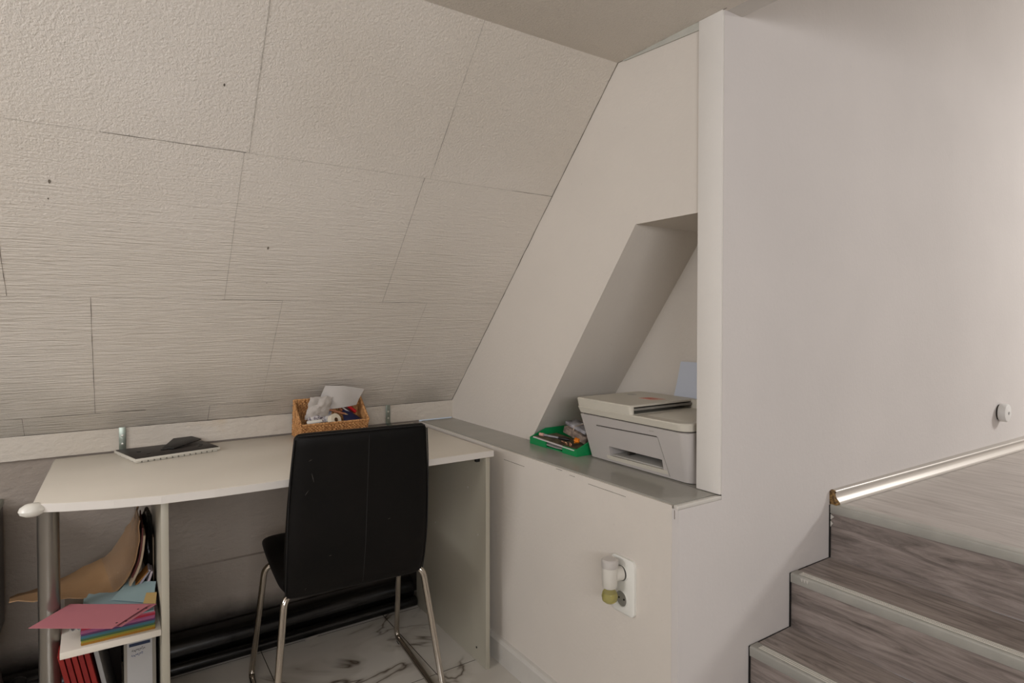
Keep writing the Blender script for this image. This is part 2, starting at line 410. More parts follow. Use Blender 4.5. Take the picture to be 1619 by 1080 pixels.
# backing so the wall has thickness
bmesh.ops.remove_doubles(bm, verts=bm.verts, dist=1e-5)
box(bm, NX+0.002, NX+0.06, gy0+0.02, 2.5, 0.745, SZ)
struct('wall_right', bm, M_gable, smooth=False)
# the stair hall's front edge beside the niche: a slightly proud strip
struct('trim_1', B(GX-0.006, GX+0.002, gy0-0.0, 1.045, 0.752, SZ), M_col, bevel=0.0015)
struct('trim_2', prism(bmesh.new(), [(GX-0.004, SY-0.02, SZ-0.0), (GX-0.004, 1.045, SZ), (GX-0.004, 1.045, SZ-0.022), (GX-0.004, SY-0.03, SZ-0.004)], (0.003, 0, 0)), mat('grey_filler', (186, 184, 174), 0.6, var=0.1, vscale=30), smooth=False)

# low boxed-in wall under the niche, with the grey painted ledge
BX = 1.13
struct('wall_low', B(BX, NX+0.06, wy(BX)+0.0195, 2.44, 0, 0.746), M_gable, smooth=False)
bm = B(BX+0.006, GX+0.001, wy(1.2)+0.014, 2.424, 0.744, 0.7505); box(bm, GX-0.001, NX, 1.046, 1.80, 0.744, 0.7505)
struct('trim_3', bm, M_ledge, smooth=False)
bm = bmesh.new()
prism(bm, [(1.128, wy(1.13)-0.001, 0.7395), (1.128, wy(1.13)-0.001, 0.7495), (GX, wy(GX)-0.001, 0.7495), (GX, wy(GX)-0.001, 0.7395)], (0, 0.014, 0))
struct('trim_4', bm, M_trimw, bevel=0.002)
# a crack line and joint marks along the box top
bm = bmesh.new(); box(bm, BX-0.0006, BX+0.001, 1.62, 1.745, 0.7115, 0.7128)
for y0, y1, z in ((1.36, 1.385, 0.735), (1.15, 1.30, 0.728), (1.42, 1.45, 0.741)): box(bm, BX-0.0006, BX+0.001, y0, y1, z, z+0.0009)
box(bm, BX-0.0006, BX+0.001, wy(1.13)+0.010, wy(1.13)+0.0115, 0.715, 0.737)
struct('trim_5', bm, M_seam_dark, smooth=False)

# stair wall
H = 2.85
bm = bmesh.new()
poly = [(BX, wy(BX)), (6.2, wy(6.2)), (6.2, wy(6.2)+0.1), (BX, wy(BX)+0.1)]
prism(bm, [(BX, wy(BX)-0.0008, 0), (6.2, wy(6.2)-0.0008, 0), (6.2, wy(6.2)-0.0008, 0.7395), (BX, wy(BX)-0.0008, 0.7395)], (0, 0.02, 0))
prism(bm, [(GX, wy(GX)-0.0008, 0.7394), (6.2, wy(6.2)-0.0008, 0.7394), (6.2, wy(6.2)-0.0008, H), (GX, wy(GX)-0.0008, H)], (0, 0.02, 0))
bmesh.ops.remove_doubles(bm, verts=bm.verts, dist=1e-5)
struct('wall_stair', bm, M_stairwall, smooth=False)
# hall shell beyond the low attic ceiling, and the rest of the room behind the camera
struct('wall_bulkhead', B(1.30, 1.36, -2.5, wy(1.33)-0.001, SZ, H), M_room)
struct('wall_hall', B(6.2, 6.26, -2.5, 1.0, 0, H), M_room)
struct('ceiling', B(1.30, 6.26, -2.5, 1.05, H, H+0.05), M_room)
struct('wall_left', B(-1.96, -1.9, -2.5, 2.6, 0, SZ), M_room)
struct('wall_front', B(-1.9, 6.26, -2.56, -2.5, 0, H), M_room)
struct('floor', B(1.81, 6.2, -2.5, wy(3), 0.60, 0.6445), M_land)
# thin dark crack where steps meet the wall is part of the stairs' shadow gap
# baseboard of the low wall
bm = bmesh.new(); prism(bm, [(BX, 0.99, 0), (BX-0.018, 0.99, 0), (BX-0.018, 0.99, 0.070), (BX-0.010, 0.99, 0.079), (BX, 0.99, 0.081)], (0, 1.44, 0))
struct('baseboard_right', bm, M_trimw)

# silver skirting on the landing
def wp(x, off, z): return (x, wy(x)-0.0008-off-0.010*(x-1.8), z)
prof = [(0, 0), (0.024, 0), (0.025, 0.004), (0.021, 0.010), (0.015, 0.017), (0.011, 0.025), (0.0105, 0.031), (0.0125, 0.034), (0.012, 0.038), (0.008, 0.041), (0, 0.042)]
M_skirt = mat('silver_skirting', (190, 183, 175), 0.38, 0.45, var=0.05, vscale=4)
bm = bmesh.new(); loft(bm, [[wp(x, o_-0.0 if i else 0, 0.645+z) if False else (x, wy(x)-0.0008-o_*1.0-(0.010*(x-1.8) if o_ > 0 else 0), 0.645+z) for i, (o_, z) in enumerate(prof)] for x in (1.803, 2.4, 3.2, 4.2, 6.19)])
sk = struct('baseboard_stair', bm, M_skirt, angle=60)
bm = bmesh.new()
M_chip = mat('broken_chipboard', (150, 118, 70), 0.9, col2=(60, 40, 24), vscale=140, bump=0.003, bscale=160)
rg = []
for i, x in enumerate((1.7905, 1.797, 1.8035)):
    rg.append([(x + (random.uniform(-.004, .003) if i == 0 else 0), wy(x)-0.0008-o_*(0.9 if i == 0 else 1), 0.645+z*(0.93 if i == 0 else 1)) for o_, z in prof])
loft(bm, rg); e = struct('broken_end', bm, M_chip, sk, smooth=False)

# ---------------------------------------------------------------- STAIRS
stair = thing('staircase', 'grey wood-laminate staircase climbing to the right along the white wall', 'staircase', (1.6, 0.4, 0))
ST = [(1.212, 0.172), (1.404, 0.330), (1.587, 0.484), (1.787, 0.645)]
for i, (x, z) in enumerate(ST):
    z0 = ST[i-1][1] if i else 0.0
    yl = wy(x+0.21)-0.0015
    obj('riser', B(x+0.004, x+0.020, -0.35, yl, z0, z-0.012), M_lamr, stair, smooth=False)
    nx = (ST[i+1][0]+0.004) if i < 3 else 1.812
    obj('tread', B(x+0.016, nx, -0.35, yl, z-0.014, z-0.0006), M_land if i == 3 else M_lam, stair, smooth=False)
    bm = bmesh.new()
    d = 0.034
    pf = [(x-0.001, z-0.026), (x-0.002, z-0.003), (x+0.001, z+0.0008), (x+0.004, z+0.0012), (x+d, z+0.0010), (x+d, z-0.002), (x+0.004, z-0.004), (x+0.004, z-0.026)]
    prism(bm, [(a, -0.35, b) for a, b in pf], (0, yl+0.35, 0))
    ns = obj('nosing', bm, M_nosing, stair, bevel=0.0008)
    bm = bmesh.new()
    if i < 3:
        for k in range(3): box(bm, x+0.009+k*0.0075, x+0.0120+k*0.0075, -0.35, yl-0.02, z+0.0010, z+0.0024)
        obj('anti_slip_ridges', bm, M_nosing2, ns, smooth=False)
    # torn filler marks at the wall end of the second and top nosing
    if i == 2:
        bm = bmesh.new()
        for k in range(3): prism(bm, [(x-0.0026, yl-0.030-k*0.008, z-0.004), (x-0.0026, yl-0.037-k*0.008, z-0.003), (x-0.0026, yl-0.034-k*0.008, z-0.014)], (0.001, 0, 0))
        obj('paint_chip', bm, M_trimw, ns, smooth=False)
    if i == 3:
        bm = bmesh.new()
        for k in range(2): prism(bm, [(x+0.001, yl, z-0.030-k*0.02), (x+0.001, yl-0.010+k*.003, z-0.036-k*0.02), (x+0.001, yl, z-0.046-k*0.022)], (0.002, 0, 0))
        obj('paint_chip', bm, M_trimw, stair, smooth=False)
    # dark gap between step and wall
bm = bmesh.new()
for i, (x, z) in enumerate(ST):
    z0 = ST[i-1][1] if i else 0.0
    box(bm, x-0.0004, x+0.004, wy(x)-0.0042, wy(x)-0.0012, z0, z-0.002)
    if i: box(bm, ST[i-1][0], x, wy(x)-0.0030, wy(x)-0.0012, z0-0.002, z0+0.0004)
obj('wall_gap', bm, M_hole, stair, smooth=False)

# ---------------------------------------------------------------- PIPE UNDER THE DESK
bm = bmesh.new(); pts = cr([(-1.2, 2.366, 0.055), (0.15, 2.362, 0.053), (0.6, 2.364, 0.055), (1.047, 2.366, 0.060)], 30)
tube(bm, pts, 0.052, 20)
tag(obj('pipe', bm, M_pipe), 'thick black pipe lying along the wall under the desk', 'pipe')
bm = bmesh.new(); tube(bm, cr([(-1.2, 2.30, 0.022), (0.15, 2.292, 0.021), (0.6, 2.293, 0.021), (1.046, 2.297, 0.022)], 30), 0.020, 14)
tag(obj('pipe', bm, M_pipe), 'thinner black hose on the tiles in front of the thick black pipe', 'pipe')
bm = bmesh.new(); tube(bm, cr([(0.121, 2.262, 0.004), (0.28, 2.264, 0.030), (0.42, 2.2665, 0.052), (0.66, 2.276, 0.072), (0.9, 2.285, 0.078), (1.046, 2.29, 0.083)], 40), 0.0065, 8)
#tag(obj('cable', bm, M_black), 'thin glossy black cable slung along the pipes under the desk', 'cable')
bm.free()
bm = curved([[(0.585, 2.264, 0.001), (0.585, 2.268, 0.010)], [(0.60, 2.264, 0.001), (0.605, 2.268, 0.012)], [(0.625, 2.264, 0.001), (0.635, 2.266, 0.013)]], 0.0006)
tag(obj('paper_scrap', bm, mat('scrap_paper', (120, 114, 106), 0.8)), 'torn white scrap lying against the black pipes on the floor', 'paper')

# ---------------------------------------------------------------- DESK
desk = thing('desk', 'cream desk with an open side shelf and angled left edge against the sloped wall', 'desk', (0.47, 2.08, 0))
front = [(-0.166, 1.856), (-0.10, 1.824), (0.0, 1.787), (0.10, 1.763), (0.22, 1.750), (0.35, 1.746), (0.6, 1.7435), (1.086, 1.742)]
top = front + [(1.086, 2.415), (-0.158, 2.415)]
bm = bmesh.new(); prism(bm, [(x, y, 0.728) for x, y in top], (0, 0, 0.022))
obj('tabletop', bm, [M_desk], desk, bevel=0.0012)
def edge_band():
    bm = bmesh.new()
    f = [(-0.159, 2.412)] + front
    r0 = []; 
    for i in range(len(f)-1):
        a, b = Vector((*f[i], 0)), Vector((*f[i+1], 0)); n = Vector(((b-a).y, -(b-a).x, 0)).normalized()*0.0012
        a2, b2 = a-n*0.3, b-n*0.3
        prism(bm, [(a2.x, a2.y, 0.7288), (b2.x, b2.y, 0.7288), (b2.x+n.x, b2.y+n.y, 0.7288), (a2.x+n.x, a2.y+n.y, 0.7288)], (0, 0, 0.0204))
    return bm
o = obj('edge_band', edge_band(), M_deskedge, desk, smooth=False)
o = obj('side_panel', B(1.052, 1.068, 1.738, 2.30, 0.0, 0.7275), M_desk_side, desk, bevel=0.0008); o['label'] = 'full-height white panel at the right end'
for (y, z) in ((1.86, 0.60), (1.79, 0.45), (1.80, 0.05), (2.12, 0.40)):
    p = bmesh.new(); lathe(p, [(0.0035, 0), (0.0035, 0.0012), (0.0, 0.0014)], 12, Matrix.Translation((1.0515, y, z)) @ Matrix.Rotation(-PI/2, 4, 'Y'))
    obj('screw_cap', p, M_trimw if z > 0.3 else M_hole, desk)
bm = B(1.036, 1.0515, 1.775, 1.789, 0.708, 0.7275); obj('joint_fitting', bm, M_black, desk, bevel=0.002)
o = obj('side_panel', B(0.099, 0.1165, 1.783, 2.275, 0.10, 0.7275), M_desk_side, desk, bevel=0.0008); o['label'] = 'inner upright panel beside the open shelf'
def shelf(z0, z1):
    b = bmesh.new(); prism(b, [(-0.115, 1.812, z0), (0.0985, 1.808, z0), (0.0985, 2.28, z0), (-0.126, 2.28, z0)], (0, 0, z1-z0)); return b
obj('shelf', shelf(0.3695, 0.3865), M_desk, desk, bevel=0.001)
obj('shelf', shelf(0.083, 0.1), M_desk, desk, bevel=0.001)
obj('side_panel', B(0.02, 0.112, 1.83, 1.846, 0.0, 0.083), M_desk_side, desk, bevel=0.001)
bm = bmesh.new(); lathe(bm, [(0.0235, 0), (0.0235, 0.7275)], 32, Matrix.Translation((-0.1425, 1.935, 0))); 
o = obj('leg', bm, M_silver, desk); o['label'] = 'round satin silver tube leg under the left end'
bm = bmesh.new(); lathe(bm, [(0.0, -0.0155), (0.012, -0.0145), (0.020, -0.008), (0.0225, 0), (0.020, 0.008), (0.012, 0.0145), (0.0, 0.0158)], 24, Matrix.Translation((-0.1665, 1.852, 0.7365)) @ Matrix.Rotation(0.3, 4, 'Z') @ Matrix.Scale(1.25, 4, (1, 0, 0)))
o = obj('corner_guard', bm, mat('pearly_silicone', (226, 222, 212), 0.25, spec=0.6), desk); o['label'] = 'bulbous pearly corner guard'
for x0 in (0.014, 0.966):
    b = B(x0, x0+0.020, 2.417, 2.4195, 0.7515, 0.834); box(b, x0, x0+0.020, 2.39, 2.4195, 0.7495, 0.7515)
    br = obj('bracket', b, M_galv, desk, bevel=0.0005)
    for z in (0.778, 0.806):
        p = bmesh.new(); lathe(p, [(0.0042, 0), (0.0042, 0.0006), (0.003, 0.0022), (0.0, 0.0026)], 12, Matrix.Translation((x0+0.010, 2.417, z)) @ Matrix.Rotation(PI/2, 4, 'X'))
        obj('screw', p, mat('bright_screw', (210, 208, 200), 0.3, 0.6), br)

# ---------------------------------------------------------------- CHAIR (local frame: y forward to the desk)
CA = math.radians(-4); CL = (0.588, 1.684, 0)
chair = thing('chair', 'black faux-leather chair with chrome sled legs, back turned to the viewer', 'chair', CL, CA)
CM = ROOT[chair.name]
def loc_bm(bm): bm.transform(CM); return bm
def cushion(path, widths, thick, n=18, seg=6, power=6):
    """padded shell swept along path of (y,z), rounded rectangle section"""
    P = cr([(0, a, b) for a, b in path], n); W_ = cr([(k, 0, 0) for k in widths], n); rings = []
    for i, p in enumerate(P):
        t = ((P[i+1]-p) if i == 0 else (p-P[i-1]) if i == n-1 else (P[i+1]-P[i-1])).normalized(); nn = Vector((0, -t.z, t.y))
        w2 = W_[i].x/2; th = thick/2; ring = []
        e = min(i, n-1-i); 
        for k in range(28):
            a = 2*PI*k/28; ca, sa = math.cos(a), math.sin(a)
            cx_ = (abs(ca)**(2/9))*(1 if ca >= 0 else -1); cy_ = (abs(sa)**(2/2.6))*(1 if sa >= 0 else -1)
            ring.append(Vector((cx_*w2, 0, 0)) + p + nn*cy_*th)
        rings.append(ring)
    # rounded ends
    def end(r, c_, t, k): return [(c_ + (v-c_)*k[0] + t*k[1]) for v in r]
    t0 = (P[0]-P[1]).normalized(); t1 = (P[-1]-P[-2]).normalized()
    def sq(r, p, t, f, d):
        out = []
        for v in r:
            w_ = v-p; nx_ = w_.x*(1-(1-f)*0.10); out.append(p + Vector((nx_, w_.y*f, w_.z*f)) + t*d)
        return out
    th = thick/2
    R = [sq(rings[0], P[0], t0, 0.35, th*0.75), sq(rings[0], P[0], t0, 0.75, th*0.5)] + rings + [sq(rings[-1], P[-1], t1, 0.75, th*0.5), sq(rings[-1], P[-1], t1, 0.35, th*0.75)]
    return loft(bmesh.new(), R)
back_path = [(0.020, 0.436), (0.002, 0.50), (-0.016, 0.585), (-0.030, 0.70), (-0.044, 0.80), (-0.054, 0.880)]
bk = obj('backrest', loc_bm(cushion(back_path, [0.400, 0.410, 0.412, 0.402, 0.388, 0.374], 0.036, 22)), M_leather, chair, angle=50)
seat_path = [(0.032, 0.448), (0.10, 0.440), (0.22, 0.444), (0.34, 0.452), (0.425, 0.450)]
se = obj('seat', loc_bm(cushion(seat_path, [0.403, 0.412, 0.420, 0.424, 0.418], 0.046, 16)), M_leather, chair, angle=50)
# centre seam, side piping
def back_off(d, x, n=20, ysh=0):
    out = []
    P = cr([(0, a, b) for a, b in back_path], n)
    for i, p in enumerate(P):
        out.append(Vector((x if not callable(x) else x(i/(n-1)), p.y-d, p.z)))
    return out
bm = bmesh.new(); tube(bm, back_off(0.0178, 0.012), 0.0012, 6); obj('centre_seam', loc_bm(bm), M_stitch, bk)
for sx in (-1, 1):
    W_ = lambda t: sx*(0.200-0.0135*t+0.007*math.sin(PI*t))
    bm = bmesh.new(); tube(bm, back_off(0.0105, W_), 0.0018, 6); obj('piping', loc_bm(bm), M_stitch, bk)
bm = bmesh.new(); tube(bm, [Vector((x, -0.070, 0.890)) for x in (-0.178, -0.1, 0, 0.1, 0.178)], 0.0018, 6); obj('piping', loc_bm(bm), M_stitch, bk)
def ysurf(z):
    P = cr([(0, a, b) for a, b in back_path], 60); return min(P, key=lambda p: abs(p.z-z)).y-0.0182
for x, z, dx, dz in ((-0.142, 0.785, 0.006, -0.025), (-0.150, 0.738, -0.008, -0.012), (-0.150, 0.82, 0.008, 0.004), (0.075, 0.62, 0.008, 0.001), (-0.15, 0.452, 0.004, 0.001), (-0.15, 0.447, 0.0, 0.003), (-0.09, 0.54, 0.007, 0.001)):
    bm = bmesh.new(); tube(bm, [Vector((x, ysurf(z), z)), Vector((x+dx/2, ysurf(z+dz/2), z+dz/2)), Vector((x+dx, ysurf(z+dz), z+dz))], [0.0003, 0.0008, 0.0003], 5); obj('scuff_mark', loc_bm(bm), mat('worn_leather_scuff', (70, 66, 60), 0.35), bk)

for sx in (-1, 1):
    ox = 0.008
    pts = [(sx*0.09+ox, 0.31, 0.418), (sx*0.222+ox, 0.312, 0.418), (sx*0.252+ox, 0.434, 0.011), (sx*0.252+ox, -0.03, 0.011), (sx*0.205+ox, 0.045, 0.424), (sx*0.09+ox, 0.10, 0.424)]
    bm = bmesh.new(); tube(bm, fillet(pts, 0.035, 8), 0.0098, 14)
    fr = obj('leg_frame', loc_bm(bm), M_chrome, chair)
    for y in (0.40, 0.0):
        bm = B(sx*0.252+ox-0.008, sx*0.252+ox+0.008, y-0.012, y+0.012, 0.0, 0.006); obj('foot_pad', loc_bm(bm), M_black, fr, bevel=0.001)
for y, z in ((0.31, 0.418), (0.10, 0.424)):
    bm = bmesh.new(); tube(bm, [(-0.085, y, z), (0.10, y, z)], 0.009, 12); obj('crossbar', loc_bm(bm), M_chrome, chair)

# ---------------------------------------------------------------- KEYBOARD lying upside down
kb = thing('keyboard', 'white keyboard lying upside down on the desk, its black underside up', 'keyboard', (0.145, 2.28, 0.7505))
K = [Vector(p) for p in ((0.000, 2.385, 0), (0.054, 2.195, 0), (0.302, 2.252, 0), (0.264, 2.405, 0))]
def kq(u, v, z):
    p = K[1]*(1-u)*(1-v) + K[2]*u*(1-v) + K[0]*(1-u)*v + K[3]*u*v; return (p.x, p.y, z)
def kbox(u0, u1, v0, v1, z0, z1):
    b = bmesh.new(); prism(b, [kq(u0, v0, z0), kq(u1, v0, z0), kq(u1, v1, z0), kq(u0, v1, z0)], (0, 0, z1-z0)); return b
obj('case', kbox(0, 1, 0, 1, 0.7560, 0.7638), mat('white_keyboard_plastic', (205, 200, 188), 0.4), kb, bevel=0.0015)
obj('bottom_cover', kbox(0.012, 0.988, 0.02, 0.98, 0.7638, 0.7658), mat('dark_underside', (44, 38, 35), 0.5, var=0.2, vscale=20), kb, bevel=0.0008)
for i in range(14):
    for j in range(5):
        u0 = 0.02+i*0.069; v0 = 0.03+j*0.19
        obj('key', kbox(u0, u0+0.055, v0, v0+0.15, 0.7507, 0.7562), mat('white_keyboard_plastic', (205, 200, 188), 0.4), kb)
for u, v in ((0.17, 0.55), (0.22, 0.30), (0.88, 0.50), (0.83, 0.35)):
    b = bmesh.new(); p = kq(u, v, 0.7658); lathe(b, [(0.006, 0), (0.006, 0.0015), (0.0, 0.002)], 14, Matrix.Translation(p)); obj('rubber_foot', b, M_black, kb)
bm = bmesh.new()
A = [kq(0.42, 0.52, 0.767), kq(0.52, 0.35, 0.7675), kq(0.93, 0.70, 0.776), kq(0.88, 1.02, 0.781), kq(0.66, 1.02, 0.780)]
prism(bm, A, (0, 0, 0.003)); obj('stand_flap', bm, M_black, kb, bevel=0.001)
b = bmesh.new(); lathe(b, [(0.010, 0), (0.0105, 0.002), (0.006, 0.003), (0, 0.003)], 18, Matrix.Translation(kq(0.43, 0.46, 0.7659))); obj('hinge', b, M_black, kb)

# ---------------------------------------------------------------- WICKER BASKET
bx0, bx1 = 0.577, 0.830
bk_ = thing('wicker_basket', 'brown wicker organiser basket with a high back standing on the desk', 'basket', (0.715, 2.33, 0.7505))
q = N('wicker', rough=0.6, spec=0.3)
n_ = q.noise(q.map(scale=(240, 240, 40)), 1.0, 3)
M_wick = q.out(q.ramp(n_, [(0.32, lin((110, 70, 38))), (0.46, lin((186, 134, 84))), (0.66, lin((222, 172, 118)))]), q.bump(q.noise(q.map(), 320, 2), 0.001))
fy0, fy1 = 2.285, 2.402        # base; at the rim the front is nearer
def rim(y): t = (y-2.262)/(2.372-2.262); return 0.806 + max(0, min(1, t))*0.083
def perim(z, inset=0.0):
    k = (z-0.7505)/0.13; yf = fy0-0.025*min(k/0.45, 1)+inset; yb = fy1-0.040*k-inset
    dx = 0.004*k
    return bx0-dx+inset, bx1+dx-inset, yf, yb
def strand(bm, a, b, ph, z_):
    a, b = Vector(a), Vector(b); n = max(4, int((b-a).length/0.0032)); t = (b-a).normalized(); s = Vector((t.y, -t.x, 0)); pts = []
    for i in range(n+1): pts.append(a.lerp(b, i/n)+s*0.0024*math.sin(PI*(i*0.5)+ph))
    tube(bm, pts, 0.0029, 5)
bm = bmesh.new(); z = 0.754; k = 0
while z < 0.887:
    x0, x1, yf, yb = perim(z); ph = (k % 2)*PI
    strand(bm, (x0, yb, z), (x1, yb, z), ph, z)
    if z < 0.803: strand(bm, (x0, yf, z), (x1, yf, z), ph, z)
    ys = yf
    if z > 0.803: ys = 2.262+(z-0.806)/0.083*(2.372-2.262)
    if ys < yb-0.006:
        strand(bm, (x0, ys, z), (x0, yb, z), ph, z); strand(bm, (x1, ys, z), (x1, yb, z), ph, z)
    z += 0.0056; k += 1
# inner lining keeps it opaque
for t_ in (0,):
    xa, xb = bx0+0.001, bx1-0.001
    prism(bm, [(xa, fy0+0.004, 0.752), (xb, fy0+0.004, 0.752), (xb, 2.263, 0.803), (xa, 2.263, 0.803)], (0, 0.0018, 0))
    prism(bm, [(xa, fy1-0.004, 0.752), (xb, fy1-0.004, 0.752), (xb, 2.364, 0.885), (xa, 2.364, 0.885)], (0, -0.0018, 0))
    for x in (xa, xb-0.0018):
        prism(bm, [(x, fy0+0.002, 0.752), (x, fy1-0.004, 0.752), (x, 2.364, 0.885), (x, 2.263, 0.803)], (0.0018, 0, 0))
    box(bm, xa, xb, fy0, fy1-0.002, 0.7506, 0.7530)
obj('woven_body', bm, M_wick, bk_, angle=60)
x0, x1 = bx0-0.003, bx1+0.003
loop = [(x0, 2.262, 0.807), (x1, 2.262, 0.807), (x1, 2.364, 0.889), (x0, 2.364, 0.889)]
bm = bmesh.new()
for a, b in zip(loop, loop[1:]+loop[:1]):
    a, b = Vector(a), Vector(b); n = int((b-a).length/0.002)
    for ph in (0, 2.09, 4.19):
        t = (b-a).normalized(); u_ = t.orthogonal().normalized(); v_ = t.cross(u_)
        tube(bm, [a.lerp(b, i/n)+(u_*math.cos(i*0.55+ph)+v_*math.sin(i*0.55+ph))*0.0026 for i in range(n+1)], 0.0024, 5)
obj('braided_rim', bm, M_wick, bk_, angle=60)
bm = bmesh.new()
for k in range(8): strand(bm, (bx0+0.004, 2.325, 0.757+k*0.0058), (bx1-0.004, 2.325, 0.757+k*0.0058), (k % 2)*PI, 0)
for k in range(8): strand(bm, (0.713, 2.327, 0.757+k*0.0058), (0.713, 2.385-k*0.0028, 0.757+k*0.0058), (k % 2)*PI, 0)
obj('divider', bm, M_wick, bk_, angle=60)

# what is in the basket
M_paper = mat('white_paper', (196, 190, 184), 0.8, var=0.06, vscale=14, bump=0.0006, bscale=30)
M_paper2 = mat('crumpled_paper', (188, 180, 172), 0.8, var=0.12, vscale=25, bump=0.003, bscale=35)
def sheet(corners, nu, nv, fn, th=0.0005):
    a, b, c_, d = [Vector(p) for p in corners]; rows = []
    for j in range(nv+1):
        v = j/nv; rows.append([tuple((a.lerp(b, i/nu)).lerp(d.lerp(c_, i/nu), v)+Vector(fn(i/nu, v))) for i in range(nu+1)])
    return curved(rows, th, 0)
bm = sheet([(0.640, 2.315, 0.850), (0.800, 2.308, 0.862), (0.822, 2.285, 0.925), (0.672, 2.290, 0.947)], 14, 8, lambda u, v: (0, -0.010*math.sin(PI*u)+0.004*math.sin(7*u+3*v), 0.006*math.sin(PI*u)*v))
tag(obj('paper', bm, M_paper), 'curled white sheet rising highest from the back of the wicker basket', 'paper')
bm = sheet([(0.598, 2.304, 0.822), (0.680, 2.296, 0.824), (0.700, 2.286, 0.905), (0.615, 2.288, 0.908)], 14, 12, lambda u, v: (0.004*noise.noise(Vector((u*5, v*5, 1))), -0.02*math.sin(PI*u)*math.sin(PI*v)+0.012*noise.noise(Vector((u*4, v*4, 3))), 0.006*noise.noise(Vector((u*5, v*5, 7)))))
tag(obj('paper', bm, M_paper2), 'crumpled off-white paper at the left side of the wicker basket', 'paper')
bm = bmesh.new(); lathe(bm, [(0.0085, -0.009), (0.0245, -0.010), (0.0255, -0.009), (0.0255, 0.009), (0.0245, 0.010), (0.0085, 0.010), (0.0085, -0.009)], 28)
bm.transform(Matrix.Translation((0.706, 2.288, 0.812)) @ Matrix.Rotation(0.45, 4, 'Z') @ Matrix.Rotation(PI/2-0.35, 4, 'X'))
tr = thing('tape_roll', 'cream roll of tape standing in the front of the wicker basket', 'tape', (0.712, 2.292, 0.785)); obj('tape', bm, mat('cream_tape', (226, 214, 192), 0.5), tr)
bm = bmesh.new(); lathe(bm, [(0.0072, -0.0105), (0.0086, -0.0105), (0.0086, 0.0105), (0.0072, 0.0105), (0.0072, -0.0105)], 24); bm.transform(Matrix.Translation((0.706, 2.288, 0.812)) @ Matrix.Rotation(0.45, 4, 'Z') @ Matrix.Rotation(PI/2-0.35, 4, 'X'))
obj('core', bm, mat('cardboard_core', (120, 88, 58), 0.8), tr)
bm = B(-0.028, 0.028, -0.008, 0.008, -0.006, 0.006); bev(bm, 0.004, 3); bm.transform(Matrix.Translation((0.628, 2.279, 0.815)) @ Matrix.Rotation(-0.05, 4, 'Y'))
tag(obj('eraser', bm, mat('white_rubber', (222, 218, 208), 0.6)), 'white eraser block at the front left of the wicker basket', 'eraser')
q = N('patterned_wrapper', rough=0.35, spec=0.5)
nn = q.noise(q.map(), 130, 3)
Mwrap = q.out(q.ramp(nn, [(0.4, lin((70, 62, 68))), (0.5, lin((170, 162, 166))), (0.62, lin((205, 200, 196)))]), q.bump(nn, 0.002))
bm = sheet([(0.602, 2.292, 0.812), (0.664, 2.290, 0.806), (0.668, 2.312, 0.856), (0.630, 2.315, 0.850)], 10, 8, lambda u, v: (0, -0.006*math.sin(PI*u), 0.004*noise.noise(Vector((u*4, v*4, 2)))), 0.006)
tag(obj('packet', bm, Mwrap), 'grey patterned packet leaning behind the white eraser in the basket', 'packet')
bm = sheet([(0.662, 2.292, 0.808), (0.690, 2.296, 0.808), (0.704, 2.318, 0.856), (0.658, 2.314, 0.852)], 8, 8, lambda u, v: (0, -0.005*math.sin(PI*u), 0), 0.004)
tag(obj('packet', bm, mat('printed_label', (198, 194, 190), 0.5, col2=(110, 112, 130), vscale=70)), 'pale printed packet between the grey packet and the tape roll', 'packet')
def pencil(a, b, r, m, lab, tipm):
    a, b = Vector(a), Vector(b); t = thing('pencil', lab, 'pencil', tuple(a)); 
    bm = bmesh.new(); tube(bm, [a, b], r, 6); obj('shaft', bm, m, t, smooth=False)
    bm = bmesh.new(); tube(bm, [a, a-(b-a).normalized()*0.014], [r, 0.0006], 6); obj('tip', bm, tipm, t, smooth=False)
M_penc = mat('brown_pencil', (150, 88, 60), 0.45); M_tip = mat('bare_wood', (200, 165, 120), 0.7)
pencil((0.762, 2.318, 0.826), (0.706, 2.322, 0.884), 0.0044, M_penc, 'reddish brown pencil leaning steeply in the wicker basket', M_tip)
pencil((0.750, 2.300, 0.832), (0.676, 2.300, 0.858), 0.0038, mat('tan_pencil', (168, 110, 80), 0.5), 'tan pencil lying low across the wicker basket', M_tip)
def marker(a, b, r, body, capc, lab, cat='pen'):
    a, b = Vector(a), Vector(b); t = thing('marker', lab, cat, tuple(a))
    bm = bmesh.new(); tube(bm, [a, a.lerp(b, 0.68)], r, 12); obj('barrel', bm, body, t)
    bm = bmesh.new(); tube(bm, [a.lerp(b, 0.66), b-(b-a)*0.02, b], [r*1.12, r*1.12, r*0.8], 12); obj('cap', bm, capc, t)
marker((0.790, 2.332, 0.826), (0.738, 2.335, 0.872), 0.007, mat('dark_red_barrel', (70, 20, 28), 0.4), M_black, 'dark marker with black cap behind the brown pencil')
marker((0.806, 2.338, 0.830), (0.762, 2.340, 0.868), 0.007, mat('red_barrel', (196, 30, 34), 0.35), mat('red_cap', (214, 40, 40), 0.3), 'bright red marker at the back right of the wicker basket')
bm = bmesh.new(); tube(bm, [(0.784, 2.318, 0.826), (0.748, 2.319, 0.854)], 0.0026, 8)
tag(obj('paint_stick', bm, mat('white_stick', (220, 215, 210), 0.4)), 'thin white stick lying across the dark marker in the basket', 'stick')
bm = sheet([(0.744, 2.284, 0.803), (0.820, 2.286, 0.802), (0.804, 2.312, 0.818), (0.746, 2.312, 0.846)], 8, 6, lambda u, v: (0, 0, 0.004*math.sin(PI*u)), 0.007)
tag(obj('fabric_pouch', bm, mat('navy_cloth', (22, 26, 66), 0.7, var=0.4, vscale=50, bump=0.001, bscale=90)), 'navy blue pouch in the front right of the wicker basket', 'pouch')
for x, lab in ((0.700, 'silver clip'), ):
    pass

